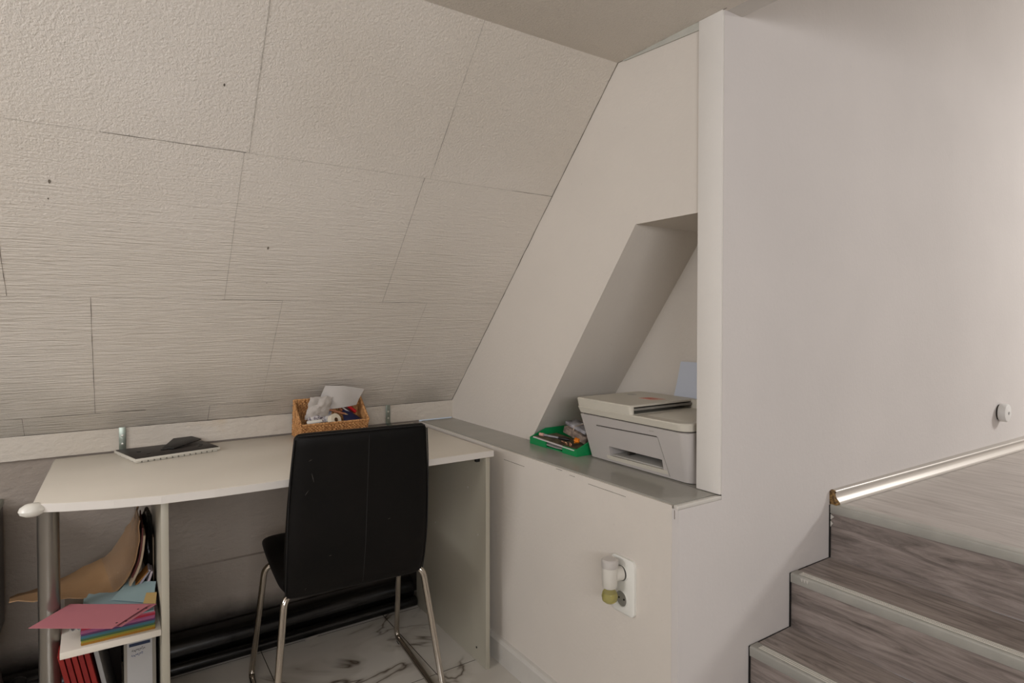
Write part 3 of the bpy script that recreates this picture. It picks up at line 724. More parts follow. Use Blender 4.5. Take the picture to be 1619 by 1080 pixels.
# ---------------------------------------------------------------- SHELF: cards, sheets, envelope, folders
def slab(cs, z0, z1, jit=0.0, n=1):
    bm = bmesh.new(); prism(bm, [(x+random.uniform(-jit, jit), y+random.uniform(-jit, jit), z0) for x, y in cs], (0, 0, z1-z0)); return bm
cb = [(-0.073, 1.822), (0.085, 1.818), (0.087, 2.03), (-0.071, 2.035)]
zz = 0.3868
layers = [('gold', (170, 122, 42), .007), ('olive', (150, 140, 50), .005), ('green', (70, 104, 70), .006), ('teal', (70, 116, 128), .006), ('violet', (104, 70, 110), .006), ('mauve', (168, 96, 134), .008), ('crimson', (178, 50, 70), .006), ('rose', (180, 92, 108), .004), ('pale blue', (140, 160, 164), .003)]
for nm, colr, th in layers:
    b = bmesh.new(); n = max(2, int(th/0.0011))
    for k in range(n):
        dx, dy = random.uniform(-.0012, .0012), random.uniform(-.0012, .0012)
        prism(b, [(x+dx, y+dy, zz+k*th/n) for x, y in cb], (0, 0, th/n-0.00025))
    tag(obj('card_stack', b, mat(nm+'_card', colr, 0.75), smooth=False), '%s layer in the rainbow pile of cards on the shelf' % nm, 'cards', 'layers of the coloured card pile')
    zz += th
ztop = zz
def card(cs, col, name, lab, th=0.0006, holes=()):
    a, b, c_, d = cs
    bm = bmesh.new(); prism(bm, [a, b, c_, d], (0, 0, th))
    if holes:
        hs = []
        for h_ in holes:
            k = bmesh.new(); lathe(k, [(0.0028, -0.01), (0.0028, 0.01)], 14, Matrix.Translation(h_)); hs.append(k)
        bm = cut(bm, *hs)
        for h_ in holes:
            k = bmesh.new(); lathe(k, [(0.0028, 0), (0.0028, 0.0003), (0, 0.0003)], 14, Matrix.Translation(Vector(h_)+Vector((0, 0, th*0.5))))  # dark discs fill the punched holes in place of their shade
            n0 = len(bm.faces); merge(bm, k); bm.faces.ensure_lookup_table()
            for f_ in bm.faces[n0:]: f_.material_index = 1
    return tag(obj('card', bm, [mat(name, col, 0.7, var=0.03), M_hole], smooth=False), lab, 'card')
card([(-0.02, 1.90, ztop+.001), (0.080, 1.822, ztop+.001), (0.092, 1.93, ztop+.008), (0.03, 2.02, ztop+.006)], (138, 158, 162), 'pale_blue_card', 'pale blue card directly on top of the rainbow card pile')
card([(-0.01, 1.93, ztop+.007), (0.082, 1.848, ztop+.006), (0.096, 1.97, ztop+.016), (0.03, 2.03, ztop+.012)], (146, 168, 170), 'aqua_card', 'light aqua card sticking up at the back of the card pile')
card([(0.060, 1.850, ztop+.010), (0.088, 1.836, ztop+.008), (0.094, 1.90, ztop+.012), (0.070, 1.91, ztop+.013)], (190, 160, 104), 'yellow_tab_card', 'small yellow card at the right edge of the card pile')
pz = ztop+0.012
def pq(cs, th, col, name, lab):
    a, b, c_, d = [Vector(p) for p in cs]   # left, front right, back right, back left
    e = (c_-b); n = (a-b).normalized()
    hs = [b+e*0.22+n*0.010, b+e*0.80+n*0.010]
    return card([tuple(p) for p in (a, b, c_, d)], col, name, lab, th, [tuple(h) for h in hs])
pq([(-0.160, 1.858, pz-.006), (0.012, 1.742, pz-.003), (0.090, 1.822, pz), (-0.085, 1.940, pz-.002)], 0.0007, (172, 106, 114), 'pink_card', 'pink hole-punched card just under the topmost pink one')
pq([(-0.178, 1.857, pz-.003), (-0.008, 1.736, pz), (0.072, 1.818, pz+.004), (-0.100, 1.940, pz+.003)], 0.0008, (182, 112, 120), 'pink_card_top', 'topmost pink hole-punched card jutting past the silver desk leg')
bm = sheet([(-0.098, 1.850, 0.421), (-0.072, 1.838, 0.424), (-0.070, 1.87, 0.426), (-0.095, 1.88, 0.423)], 8, 3, lambda u, v: (0, 0.004*math.sin(20*u), 0.004*math.sin(14*u)))
tag(obj('paper', bm, mat('torn_pale_paper', (200, 206, 204), 0.8)), 'torn pale paper edge poking out left of the card pile', 'paper')

# brown envelope, bent up against the divider, in clear film
F = [(-0.23, 2.0, 0.466), (-0.171, 2.0, 0.457), (-0.104, 2.0, 0.443), (-0.022, 2.0, 0.432), (0.018, 2.0, 0.452), (0.047, 2.0, 0.508), (0.058, 2.0, 0.578), (0.061, 2.0, 0.646)]
Bk = [(-0.255, 2.24, 0.392), (-0.19, 2.24, 0.404), (-0.121, 2.24, 0.424), (-0.05, 2.24, 0.452), (-0.015, 2.24, 0.47), (0.024, 2.24, 0.526), (0.052, 2.24, 0.575), (0.064, 2.24, 0.62)]
Fr, Br = cr(F, 26), cr(Bk, 26)
def esheet(i0, i1, off, bulge, wr=0.0, nv=8):
    rows = []
    for j in range(nv+1):
        v = j/nv; row = []
        for i in range(i0, i1):
            p = Fr[i].lerp(Br[i], v); t = (Fr[min(i+1, 25)]-Fr[max(i-1, 0)]).normalized(); n = Vector((-t.z, 0, t.x))
            p = p + n*(off + bulge*math.sin(PI*v) + wr*noise.noise(Vector((i*0.5, v*5, off*50))))
            row.append(tuple(p))
        rows.append(row)
    return rows
env = thing('envelope', 'large brown envelope bent up against the desk divider, partly in clear film', 'envelope', (-0.02, 2.12, 0.40))
M_env = mat('brown_kraft', (156, 122, 86), 0.6, var=0.16, vscale=9, bump=0.002, bscale=18)
obj('envelope_body', curved(esheet(0, 25, 0, 0.002, 0.006), 0.0025, 0), M_env, env)
Mfilm = bpy.data.materials.new('clear_film'); Mfilm.use_nodes = True; _n = Mfilm.node_tree.nodes; _l = Mfilm.node_tree.links
_n.remove(_n['Principled BSDF'])
_tr = _n.new('ShaderNodeBsdfTransparent'); _gl = _n.new('ShaderNodeBsdfGlossy'); _gl.inputs['Roughness'].default_value = 0.16; _mx = _n.new('ShaderNodeMixShader'); _mx.inputs[0].default_value = 0.10
_t = _n.new('ShaderNodeTexNoise'); _t.inputs['Scale'].default_value = 45; _t.inputs['Detail'].default_value = 4; _bp = _n.new('ShaderNodeBump'); _bp.inputs['Distance'].default_value = 0.012
_l.new(_t.outputs['Fac'], _bp.inputs['Height']); _l.new(_bp.outputs[0], _gl.inputs['Normal'])
_l.new(_tr.outputs[0], _mx.inputs[1]); _l.new(_gl.outputs[0], _mx.inputs[2]); _l.new(_mx.outputs[0], _n['Material Output'].inputs[0])
obj('plastic_sleeve', curved(esheet(12, 26, 0.005, 0.004, 0.010), 0.0003, 0), Mfilm, env)
def bent(offs, th, m, name, lab, cat, i0, y0=1.96, y1=2.20, i1=26):
    rows = []
    for y in (y0, (y0+y1)/2, y1):
        row = []
        for i in range(i0, i1):
            p = Fr[i]; t = (Fr[min(i+1, 25)]-Fr[max(i-1, 0)]).normalized(); n = Vector((t.z, 0, -t.x))
            row.append((p.x+n.x*offs, y, p.z+n.z*offs))
        rows.append(row)
    return tag(obj(name, curved(rows, th, 0), m), lab, cat)
M_cream = mat('cream_folder', (160, 140, 116), 0.6, var=0.1); 
bent(0.0075, 0.003, mat('dark_red_folder', (80, 30, 26), 0.6), 'folder', 'dark red bent folder edge between envelope and cream folders', 'folder', 16, 1.985, 2.18, 24)
bent(0.013, 0.005, M_cream, 'folder', 'cream cardboard folder bent upward just right of the brown envelope', 'folder', 15, 1.975, 2.2, 23)
# black bag pushed against the divider
bm = bmesh.new(); rings = []
for k in range(12):
    t = k/11; z = 0.389+t*0.232; ring = []
    for j in range(24):
        a = 2*PI*j/24; r = 1+0.12*noise.noise(Vector((math.cos(a)*1.5, math.sin(a)*1.5, t*6)))
        sx_ = 0.0135+0.0015*math.sin(PI*t); sy_ = 0.075*(1-0.25*t)
        ring.append((0.0805+0.001*t+sx_*math.cos(a)*r*(0.45 if k in (0, 11) else 1), 2.125+sy_*math.sin(a)*r*(0.6 if k in (0, 11) else 1), z))
    rings.append(ring)
loft(bm, rings)
M_bag = mat('crinkled_black_bag', (14, 13, 13), 0.25, bump=0.006, bscale=35)
tag(obj('bag', bm, M_bag), 'crinkled black plastic bag stuffed upright against the desk divider', 'bag')
# little books leaning in front of the bag
def leaner(x, z0, h, th, lean, y0, y1, m, lab, name='booklet', cat='booklet', ins=None):
    bm = B(-th/2, th/2, y0, y1, 0, h); bm.transform(Matrix.Translation((x, 0, z0)) @ Matrix.Rotation(lean, 4, 'Y')); bev(bm, 0.0008, 1)
    return tag(obj(name, bm, m), lab, cat)
leaner(0.046, 0.447, 0.050, 0.004, 0.75, 1.985, 2.04, mat('ochre_cover', (150, 100, 44), 0.6), 'thin ochre booklet leaning furthest left behind the aqua card')
leaner(0.056, 0.447, 0.046, 0.006, 0.60, 1.985, 2.04, mat('grey_pages', (150, 142, 150), 0.7), 'grey booklet leaning between the ochre and lilac booklets')
leaner(0.077, 0.447, 0.034, 0.006, 0.30, 1.985, 2.04, mat('lilac_pages', (168, 156, 160), 0.7), 'short lilac-grey booklet nearest the desk divider')
leaner(0.0945, 0.3868, 0.166, 0.003, 0.0, 2.06, 2.22, M_cream, 'cream folder standing flat against the desk divider', 'folder', 'folder')

# lower shelf: red folders, grey folder, dark file, labelled lever arch file
M_red = mat('red_folder', (136, 24, 16), 0.55, var=0.15, vscale=30); M_red2 = mat('deep_red_folder', (122, 18, 14), 0.6)
for k, lab in enumerate(('leftmost red folder leaning under the shelf', 'deep red folder second from the left under the shelf', 'red folder third from the left in the leaning row', 'deep red folder fourth from the left in the leaning row', 'rightmost red folder, touching the grey folder')):
    leaner(-0.066+k*0.0132, 0.1005, 0.262, 0.0105, -0.20, 1.862, 2.09, M_red if k % 2 == 0 else M_red2, lab, 'folder', 'folder')
for k in range(4): pass
leaner(0.0015, 0.1005, 0.262, 0.010, -0.185, 1.870, 2.08, mat('grey_folder', (150, 148, 146), 0.55), 'pale grey folder leaning right of the red folders', 'folder', 'folder')
o = tag(obj('box_file', B(-0.030, 0.0125, 2.11, 2.32, 0.1005, 0.362), mat('dark_file', (42, 34, 28), 0.6, var=0.3, vscale=12), bevel=0.002), 'dark box file standing behind the grey folder', 'file')
lf = thing('lever_arch_file', 'grey lever arch file with a handwritten white spine label', 'file', (0.053, 1.98, 0.1005))
obj('cover', B(0.0165, 0.0895, 1.868, 2.15, 0.1005, 0.3665), mat('grey_file_board', (132, 126, 116), 0.6, var=0.08), lf, bevel=0.0015)
lb = obj('spine_label', B(0.0235, 0.0805, 1.8672, 1.8684, 0.14, 0.356), mat('label_paper', (168, 166, 164), 0.7, var=0.05), lf, smooth=False)
obj('label_band', B(0.028, 0.076, 1.8664, 1.8673, 0.332, 0.340), mat('navy_print', (26, 40, 66), 0.6), lb, smooth=False)
def scribble(bm, txt_pts, r):
    for st_ in txt_pts: tube(bm, st_, r, 5)
random.seed(3)
bm = bmesh.new()
def hand(x, z, w_, n, h_):
    pts = []
    for i in range(n*4): 
        t = i/(n*4-1); pts.append(Vector((x+w_*t+0.0010*math.sin(i*2.1), 1.8668, z+h_*(0.5*math.sin(i*1.55)+0.25*math.sin(i*0.7))+0.004*t)))
    tube(bm, pts, 0.00045, 5)
hand(0.034, 0.319, 0.030, 7, 0.007)
obj('handwriting', bm, mat('grey_ink', (52, 50, 56), 0.6), lb)
bm = bmesh.new(); hand(0.033, 0.306, 0.026, 6, 0.006); obj('handwriting', bm, mat('blue_ink', (54, 74, 120), 0.6), lb)

# ---------------------------------------------------------------- things at the left edge
cab = thing('drawer_cabinet', 'dark metal cabinet whose edge shows at the left of the desk', 'cabinet', (-0.5, 2.25, 0))
Mcab = mat('dark_cabinet', (46, 38, 32), 0.35, 0.4, var=0.2)
obj('body', B(-0.78, -0.284, 2.10, 2.385, 0.27, 0.632), Mcab, cab, bevel=0.006)
o = obj('top', B(-0.785, -0.282, 2.095, 2.388, 0.632, 0.650), mat('grey_green_top', (130, 138, 124), 0.3, 0.5), cab, bevel=0.003); o['label'] = 'grey-green top panel'
for x in (-0.75, -0.37):
    for y in (2.13, 2.28): obj('leg', B(x-0.012, x+0.012, y-0.012, y+0.012, 0, 0.272), Mcab, cab)
bm = bmesh.new(); rings = []
for k in range(10):
    t = k/9; r = 0.055*(1-0.75*t**1.5)+0.004; rings.append([(-0.292+math.cos(2*PI*j/18)*r*(1+0.25*noise.noise(Vector((j, k*0.7, 0)))), 2.14+math.sin(2*PI*j/18)*r, 0.001+t*0.255) for j in range(18)])
loft(bm, rings); #bag of dark cloth
tag(obj('cloth_bag', bm, mat('dark_mauve_cloth', (66, 52, 50), 0.9, bump=0.003, bscale=40)), 'dark mauve cloth bag slumped under the cabinet at the left edge', 'bag')
bm = bmesh.new(); lathe(bm, [(0.0, 0), (0.020, 0.001), (0.023, 0.02), (0.022, 0.105), (0.012, 0.120), (0.013, 0.126), (0.019, 0.134), (0.0215, 0.148), (0.019, 0.163), (0.010, 0.170), (0, 0.171)], 20, Matrix.Translation((-0.235, 2.20, 0.0005)))
bt = obj('bottle', bm, M_black); tag(bt, 'small black plastic device with a round top standing by the wall left of the desk', 'bottle')  # unidentified black plastic device, its bottle form is made up

# ---------------------------------------------------------------- PRINTER
PB = 0.751
pr = thing('printer', 'white all-in-one printer with document feeder on the grey ledge of the niche', 'printer', (1.42, 1.28, PB))
M_pw = mat('printer_white', (200, 194, 180), 0.42, var=0.02, vscale=3, bump=0.00006, bscale=400)
M_pf = mat('printer_front_grey_white', (184, 178, 173), 0.45, bump=0.00006, bscale=400)
rings = []
zs = [(0.753, 0.0), (0.756, 0.02), (0.80, 0.33), (0.85, 0.68), (0.892, 1.0)]
def ring(z, t, ins=0.0, rr=0.034): 
    return rrect(1.300-0.032*t+ins, 1.565+0.004*t-ins, 1.063+ins, 1.482+0.021*t-ins, z, (rr, 0.02, 0.02, 0.008), 6)
rings = [ring(0.7525, 0, 0.004)] + [ring(z, t) for z, t in zs] + [ring(0.8935, 1.0, 0.002)]
bm = loft(bmesh.new(), rings)
slot = B(1.2, 1.46, 1.168, 1.386, 0.7715, 0.803)
bm = cut(bm, slot)
body = obj('body', bm, M_pf, pr, angle=30)
def fx(z): return 1.300-0.032*max(0, (z-0.753)/0.139)
def fpoly(yz, d, m, nm, par, proud=0.0004):
    b = bmesh.new(); prism(b, [(fx(z)-proud, y, z) for y, z in yz], (d, 0, 0)); return obj(nm, b, m, par, smooth=False)
M_gap = mat('shadow_gap', (62, 56, 50), 0.8); M_gap2 = mat('soft_groove', (150, 146, 138), 0.6)
fpoly([(1.428, 0.8655), (1.176, 0.8705), (1.170, 0.8675), (1.428, 0.8625)], 0.001, M_gap, 'display_slot', body)
fpoly([(1.172, 0.8685), (1.1705, 0.8685), (1.146, 0.758), (1.1485, 0.758)], 0.001, M_gap2, 'panel_groove', body)
fpoly([(1.421, 0.867), (1.404, 0.8675), (1.404, 0.8655), (1.421, 0.865)], 0.001, M_gap2, 'button', body, 0.0012)
fpoly([(1.200, 0.883), (1.182, 0.884), (1.182, 0.8825), (1.200, 0.8815)], 0.0006, M_gap2, 'model_marking', body)
obj('paper_tray', B(1.304, 1.45, 1.170, 1.384, 0.7718, 0.7765), mat('tray_grey', (176, 172, 164), 0.45), pr, bevel=0.001)
fpoly([(1.400, 0.7725), (1.1545, 0.7745), (1.1525, 0.763), (1.398, 0.761)], 0.006, M_pw, 'tray_lip', pr, 0.0022)
obj('slot_interior', B(1.40, 1.405, 1.170, 1.384, 0.7765, 0.802), mat('slot_blue_grey', (120, 126, 124), 0.5), pr, smooth=False)
obj('paper_guide', B(1.33, 1.36, 1.340, 1.346, 0.7767, 0.799), M_gap, pr, bevel=0.001)
# gap + lid with feeder
bm = loft(bmesh.new(), [ring(0.8935, 1.0, 0.008), ring(0.8965, 1.0, 0.008)]); obj('hinge_gap', bm, M_gap, pr)
bm = loft(bmesh.new(), [ring(0.8965, 1.0, 0.003), ring(0.898, 1.0, 0.0), ring(0.916, 1.2, 0.0), ring(0.9195, 1.22, 0.003)])
lid = obj('lid', bm, M_pw, pr, angle=30)
bm = loft(bmesh.new(), [rrect(1.262, 1.552, 1.262, 1.507, 0.9185, (0.010, 0.01, 0.02, 0.012)), rrect(1.2575, 1.553, 1.262, 1.5095, 0.943, (0.010, 0.01, 0.02, 0.012)), rrect(1.2605, 1.550, 1.264, 1.507, 0.9465, (0.010, 0.01, 0.02, 0.012))])
bm.transform(Matrix.Translation((0, 0, 0)))
slot = bmesh.new(); prism(slot, [(1.272, 1.20, 0.9205), (1.540, 1.20, 0.9205), (1.540, 1.20, 0.941), (1.272, 1.20, 0.941)], (0, 0.16, 0))
bm = cut(bm, slot)
adf = obj('document_feeder', bm, M_pw, pr, angle=30)
bm = bmesh.new(); prism(bm, [(1.273, 1.262, 0.937), (1.539, 1.258, 0.937), (1.539, 1.345, 0.932), (1.273, 1.345, 0.932)], (0, 0, -0.0065)); obj('feed_shelf', bm, mat('feeder_grey', (140, 136, 128), 0.5), adf, smooth=False)
bm = bmesh.new(); box(bm, 1.273, 1.54, 1.345, 1.358, 0.920, 0.9405); obj('feed_mouth', bm, M_hole, adf, smooth=False)
bm = loft(bmesh.new(), [rrect(1.525, 1.548, 1.228, 1.30, 0.9195, 0.004), rrect(1.525, 1.548, 1.228, 1.30, 0.9455, 0.004)]); obj('edge_guide', bm, M_pw, adf)
bm = loft(bmesh.new(), [rrect(1.30, 1.53, 1.085, 1.245, 0.9192, 0.012), rrect(1.303, 1.527, 1.088, 1.242, 0.9203, 0.012)]); obj('output_tray', bm, mat('tray_inner', (198, 192, 178), 0.5), lid)
b = bmesh.new(); lathe(b, [(0.016, 0), (0.016, 0.0006), (0, 0.0007)], 24, Matrix.Translation((1.455, 1.452, 0.9463))); obj('round_logo', b, mat('logo_grey', (160, 156, 148), 0.4), adf)
# the reddish sticker
b = bmesh.new(); prism(b, [(1.405, 1.375, 0.9466), (1.405, 1.315, 0.9466), (1.455, 1.305, 0.9466), (1.455, 1.365, 0.9466)], (0, 0, 0.0006)); obj('sticker', b, mat('salmon_sticker', (206, 160, 142), 0.6), adf, smooth=False)
b = bmesh.new()
for k in range(4): prism(b, [(1.412+k*0.007, 1.372-k*.003, 0.9472), (1.416+k*0.007, 1.372-k*.003, 0.9472), (1.418+k*0.007, 1.330-k*.003, 0.9472), (1.414+k*0.007, 1.330-k*.003, 0.9472)], (0, 0, 0.0004))
obj('sticker_print', b, mat('red_brown_print', (170, 96, 84), 0.6), adf, smooth=False)
b = bmesh.new(); box(b, 1.553, 1.574, 1.09, 1.385, 0.905, 0.928); obj('rear_tray_slot', b, M_black, pr, bevel=0.002)
bm = sheet([(1.560, 1.372, 0.915), (1.560, 1.165, 0.915), (1.592, 1.160, 1.060), (1.592, 1.362, 1.058)], 6, 6, lambda u, v: (0.003*math.sin(PI*v), 0, 0))
tag(obj('paper', bm, mat('bluish_copy_paper', (198, 204, 216), 0.7)), 'bluish white copy paper standing in the rear feed of the printer', 'paper')

# ---------------------------------------------------------------- GREEN TRAY and its contents
gt = thing('storage_tray', 'green plastic tray of odds and ends beside the printer', 'tray', (1.33, 1.63, 0.7508))
M_gr = mat('green_plastic', (22, 138, 78), 0.38, bump=0.0002, bscale=150)
gx0, gy0_, gy1_ = 1.255, 1.502, 1.765
bm = bmesh.new()
box(bm, gx0+0.0055, gx0+0.185, gy0_+0.0045, gy1_-0.02, 0.7508, 0.7545)
for a, b in ((gy1_-0.095, gy1_-0.0045), (gy0_+0.0045, gy0_+0.075)): box(bm, gx0, gx0+0.005, a, b, 0.7508, 0.7745)   # front in two lugs

obj('base', bm, M_gr, gt, smooth=False)
# side wings rise to the back
for y in (gy0_, gy1_-0.004):
    bm = bmesh.new(); lean = 0 if y < 1.6 else -0.0
    prism(bm, [(gx0, y, 0.7508), (gx0+0.19, y, 0.7508), (gx0+0.19, y, 0.800), (gx0+0.07, y, 0.800), (gx0, y, 0.7745)], (0, 0.004, 0)); obj('side', bm, M_gr, gt, smooth=False)
bm = bmesh.new(); prism(bm, [(gx0+0.186, gy0_, 0.7508), (gx0+0.186, gy1_-0.03, 0.7508), (gx0+0.186, gy1_-0.060, 0.812), (gx0+0.186, gy0_, 0.835)], (0.004, 0, 0)); obj('back', bm, M_gr, gt, smooth=False)
M_wp = mat('tray_papers', (206, 200, 196), 0.6)
bm = sheet([(1.258, 1.735, 0.772), (1.258, 1.535, 0.767), (1.34, 1.52, 0.771), (1.34, 1.73, 0.774)], 10, 3, lambda u, v: (0, 0, -0.009*math.sin(PI*u)), 0.0012)
tag(obj('paper', bm, M_wp), 'bottom white sheet sagging across the green tray', 'paper')
bm = sheet([(1.256, 1.748, 0.779), (1.256, 1.512, 0.772), (1.36, 1.512, 0.776), (1.36, 1.742, 0.781)], 10, 3, lambda u, v: (0, 0, -0.003*math.sin(PI*u)), 0.0016)
tag(obj('booklet', bm, mat('dark_print', (58, 44, 34), 0.5, col2=(110, 96, 70), vscale=40)), 'dark printed booklet lying on the sheets in the green tray', 'booklet')
bm = bmesh.new(); prism(bm, [(1.2545, 1.745, 0.7755), (1.2545, 1.514, 0.768), (1.2545, 1.514, 0.7715), (1.2545, 1.745, 0.779)], (0.006, 0, 0))
tag(obj('paper', bm, M_wp, smooth=False), 'white paper edge along the front of the dark printed booklet', 'paper')
pen = thing('pen', 'dark pen with a ribbed silver grip and pink end in the green tray', 'pen', (1.27, 1.69, 0.785))
a, b_ = Vector((1.268, 1.722, 0.7895)), Vector((1.300, 1.590, 0.7865))
bm = bmesh.new(); tube(bm, [a, a.lerp(b_, 0.14)], 0.0058, 12); obj('end_cap', bm, mat('pink_rubber', (206, 160, 146), 0.5), pen)
pts = [a.lerp(b_, 0.14+0.5*i/48) for i in range(49)]
bm = bmesh.new(); tube(bm, pts, [0.0046 if (i//2) % 2 else 0.0036 for i in range(49)], 10); obj('ribbed_grip', bm, mat('ribbed_silver', (150, 148, 152), 0.3, 0.6), pen)
bm = bmesh.new(); tube(bm, [a.lerp(b_, 0.64), a.lerp(b_, 0.94), b_], [0.0055, 0.0055, 0.001], 12); obj('barrel', bm, M_black, pen)
M_rc = mat('receipts', (200, 194, 190), 0.6, col2=(160, 152, 148), vscale=60); M_rd = mat('dark_receipts', (70, 60, 58), 0.6)
def brick(c, sx, sy, sz, rz, rx, m, name, lab, cat, bv=0.002):
    bm = B(-sx/2, sx/2, -sy/2, sy/2, -sz/2, sz/2); bev(bm, bv, 2); bm.transform(Matrix.Translation(c) @ Matrix.Rotation(rz, 4, 'Z') @ Matrix.Rotation(rx, 4, 'X')); return bm
bu = thing('card_bundle', 'banded bundle of cards and receipts piled in the green tray', 'bundle', (1.34, 1.565, 0.79))
obj('card_block', brick((1.330, 1.575, 0.806), 0.055, 0.105, 0.024, 0.15, 0.28, None, '', '', ''), mat('card_bundle_side', (150, 132, 118), 0.6, col2=(92, 80, 74), vscale=70), bu)
obj('upper_cards', brick((1.345, 1.585, 0.828), 0.060, 0.100, 0.012, 0.1, 0.25, None, '', '', ''), mat('silver_cards', (176, 174, 178), 0.35, col2=(60, 56, 58), vscale=25), bu)
bm = bmesh.new(); R4 = Matrix.Translation((1.337, 1.585, 0.811)) @ Matrix.Rotation(0.15, 4, 'Z') @ Matrix.Rotation(0.28, 4, 'X')
tube(bm, [R4 @ Vector(p) for p in ((-0.031, 0, -0.016), (-0.031, 0.004, 0.022), (0.02, 0.004, 0.026), (0.031, 0, 0.0))], 0.0016, 6); obj('rubber_band', bm, mat('pale_band', (196, 176, 160), 0.5), bu)
tag(obj('paper', brick((1.395, 1.54, 0.829), 0.07, 0.12, 0.003, 0.1, 0.12, None, '', '', '', 0.0005), mat('offwhite_card', (206, 200, 194), 0.6)), 'off-white card lying behind and above the banded bundle', 'paper')
bm = bmesh.new(); bmesh.ops.create_icosphere(bm, subdivisions=3, radius=0.010)
for v in bm.verts: v.co *= 1+0.5*noise.noise(v.co*170+Vector((3,3,3)))
bm.transform(Matrix.Translation((1.272, 1.522, 0.800)) @ Matrix.Scale(1.1, 4, (0, 1, 0)))
tag(obj('wrapped_sweet', bm, mat('orange_foil', (226, 128, 30), 0.3, 0.3, bump=0.003, bscale=90)), 'orange foil-wrapped sweet in the green tray against the printer', 'sweet')
random.seed(5)
for k, (x, y, z, lab) in enumerate(((1.267, 1.590, 0.783, 'bronze coin-like button leftmost in front of the bundle'), (1.266, 1.572, 0.781, 'bronze button in the middle of the little group in the tray'), (1.269, 1.553, 0.781, 'bronze button nearest the orange sweet'))):
    bm = bmesh.new(); lathe(bm, [(0.0, 0), (0.006, 0), (0.007, 0.0015), (0.006, 0.003), (0, 0.0034)], 16, Matrix.Translation((x, y, z)) @ Matrix.Rotation(0.6+0.4*k, 4, 'Y'))
    tag(obj('button', bm, mat('bronze', (190, 140, 110), 0.35, 0.5)), lab, 'button', 'bronze buttons in the green tray')

# ---------------------------------------------------------------- SOCKET + AIR FRESHENER, WALL BUTTON
XS = BX
so = thing('wall_socket', 'tall white double power socket on the low wall', 'socket', (XS, 1.16, 0.49))
def plate(x0, x1, y0, y1, z0, z1, r):
    rr = rrect(z0, z1, y0, y1, 0, r); A_ = [(x0, b, a) for a, b, _ in rr]
    rr2 = rrect(z0+0.003, z1-0.003, y0+0.003, y1-0.003, 0, r*0.9); B_ = [(x1, b, a) for a, b, _ in rr2]
    return loft(bmesh.new(), [A_, [(x1+0.002, b, a) for _, b, a in A_], B_])
M_sock = mat('white_socket_plastic', (224, 222, 214), 0.28, spec=0.5)
obj('faceplate', plate(XS, XS-0.010, 1.110, 1.196, 0.418, 0.567, 0.014), M_sock, so, angle=50)
for z in (0.527, 0.458):
    b = bmesh.new(); lathe(b, [(0.0205, 0), (0.0225, 0.0003), (0.0225, 0.0035), (0.0205, 0.0035), (0.0205, 0.0)], 28, Matrix.Translation((XS-0.010, 1.153, z)) @ Matrix.Rotation(-PI/2, 4, 'Y')); s_ = obj('socket_ring', b, M_sock, so)
    b = bmesh.new(); lathe(b, [(0.0203, 0), (0.0203, 0.0008), (0, 0.0008)], 28, Matrix.Translation((XS-0.010, 1.153, z)) @ Matrix.Rotation(-PI/2, 4, 'Y')); obj('socket_well', b, mat('socket_well', (140, 138, 130), 0.5), s_)
    for dy in (-0.0095, 0.0095):
        b = bmesh.new(); lathe(b, [(0.0026, 0), (0.0026, 0.0012), (0, 0.0012)], 12, Matrix.Translation((XS-0.0107, 1.153+dy, z)) @ Matrix.Rotation(-PI/2, 4, 'Y')); obj('pin_hole', b, M_hole, s_)
fr_ = thing('air_freshener', 'plug-in air freshener with a yellow liquid bottle in the upper socket', 'air freshener', (XS-0.045, 1.153, 0.455))
FXc, FY = XS-0.047, 1.160
M_fr = mat('freshener_plastic', (205, 200, 190), 0.32)
bm = bmesh.new(); lathe(bm, [(0.017, 0.0), (0.020, 0.004), (0.021, 0.035), (0.0215, 0.066), (0.020, 0.070), (0, 0.070)], 28, Matrix.Translation((FXc, FY, 0.494))); obj('housing', bm, M_fr, fr_)
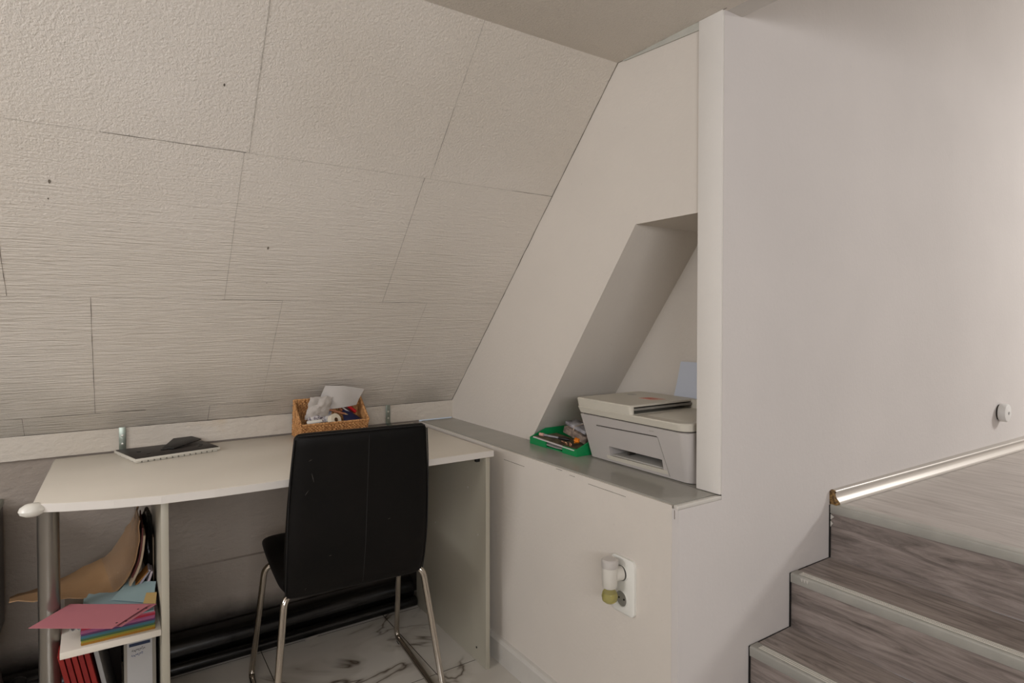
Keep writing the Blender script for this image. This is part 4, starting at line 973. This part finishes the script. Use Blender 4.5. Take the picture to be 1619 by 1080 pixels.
bm = bmesh.new(); lathe(bm, [(0.0215, 0.0), (0.0225, 0.002), (0.0225, 0.018), (0.019, 0.022), (0.0, 0.0222)], 28, Matrix.Translation((FXc, FY, 0.548))); o = obj('cap', bm, mat('freshener_cap', (190, 184, 178), 0.3, spec=0.6), fr_)
bm = bmesh.new(); tube(bm, [(XS-0.0125, 1.153, 0.527), (FXc+0.012, FY-0.002, 0.527)], 0.0185, 24); obj('plug', bm, M_fr, fr_)
Mglass = mat('clear_bottle', (235, 235, 225), 0.05, trans=0.95, ior=1.3)
bm = bmesh.new(); lathe(bm, [(0.0, 0), (0.013, 0.001), (0.0195, 0.007), (0.0215, 0.018), (0.0185, 0.030), (0.012, 0.036), (0.011, 0.042), (0, 0.042)], 24, Matrix.Translation((FXc, FY, 0.4535))); bt_ = obj('bottle', bm, Mglass, fr_)
bm = bmesh.new(); lathe(bm, [(0.0, 0.0015), (0.012, 0.0025), (0.018, 0.008), (0.0198, 0.018), (0.0175, 0.027), (0, 0.027)], 24, Matrix.Translation((FXc, FY, 0.4535))); obj('liquid', bm, mat('yellow_oil', (236, 224, 130), 0.1, trans=0.55, ior=1.4), bt_)

wb = thing('wall_button', 'small round white device fixed low on the wall above the landing skirting', 'button', (3.05, wy(3.05), 0.815))
Rw = Matrix.Translation((3.055, wy(3.05)-0.001, 0.815)) @ Matrix.Rotation(PI/2, 4, 'X')
bm = bmesh.new(); lathe(bm, [(0.032, 0), (0.032, 0.006), (0, 0.006)], 36, Rw); obj('mounting_gap', bm, M_gap, wb)
bm = bmesh.new(); lathe(bm, [(0.036, 0.006), (0.0375, 0.009), (0.0375, 0.026), (0.035, 0.031), (0.030, 0.0325), (0, 0.0335)], 40, Rw); obj('housing', bm, mat('sensor_white', (218, 216, 212), 0.35), wb)
bm = bmesh.new(); lathe(bm, [(0.004, 0.0333), (0.0065, 0.0340), (0.0065, 0.0346), (0.004, 0.0346), (0.004, 0.0333)], 20, Rw); obj('lens_ring', bm, mat('grey_ring', (170, 168, 166), 0.4), wb)
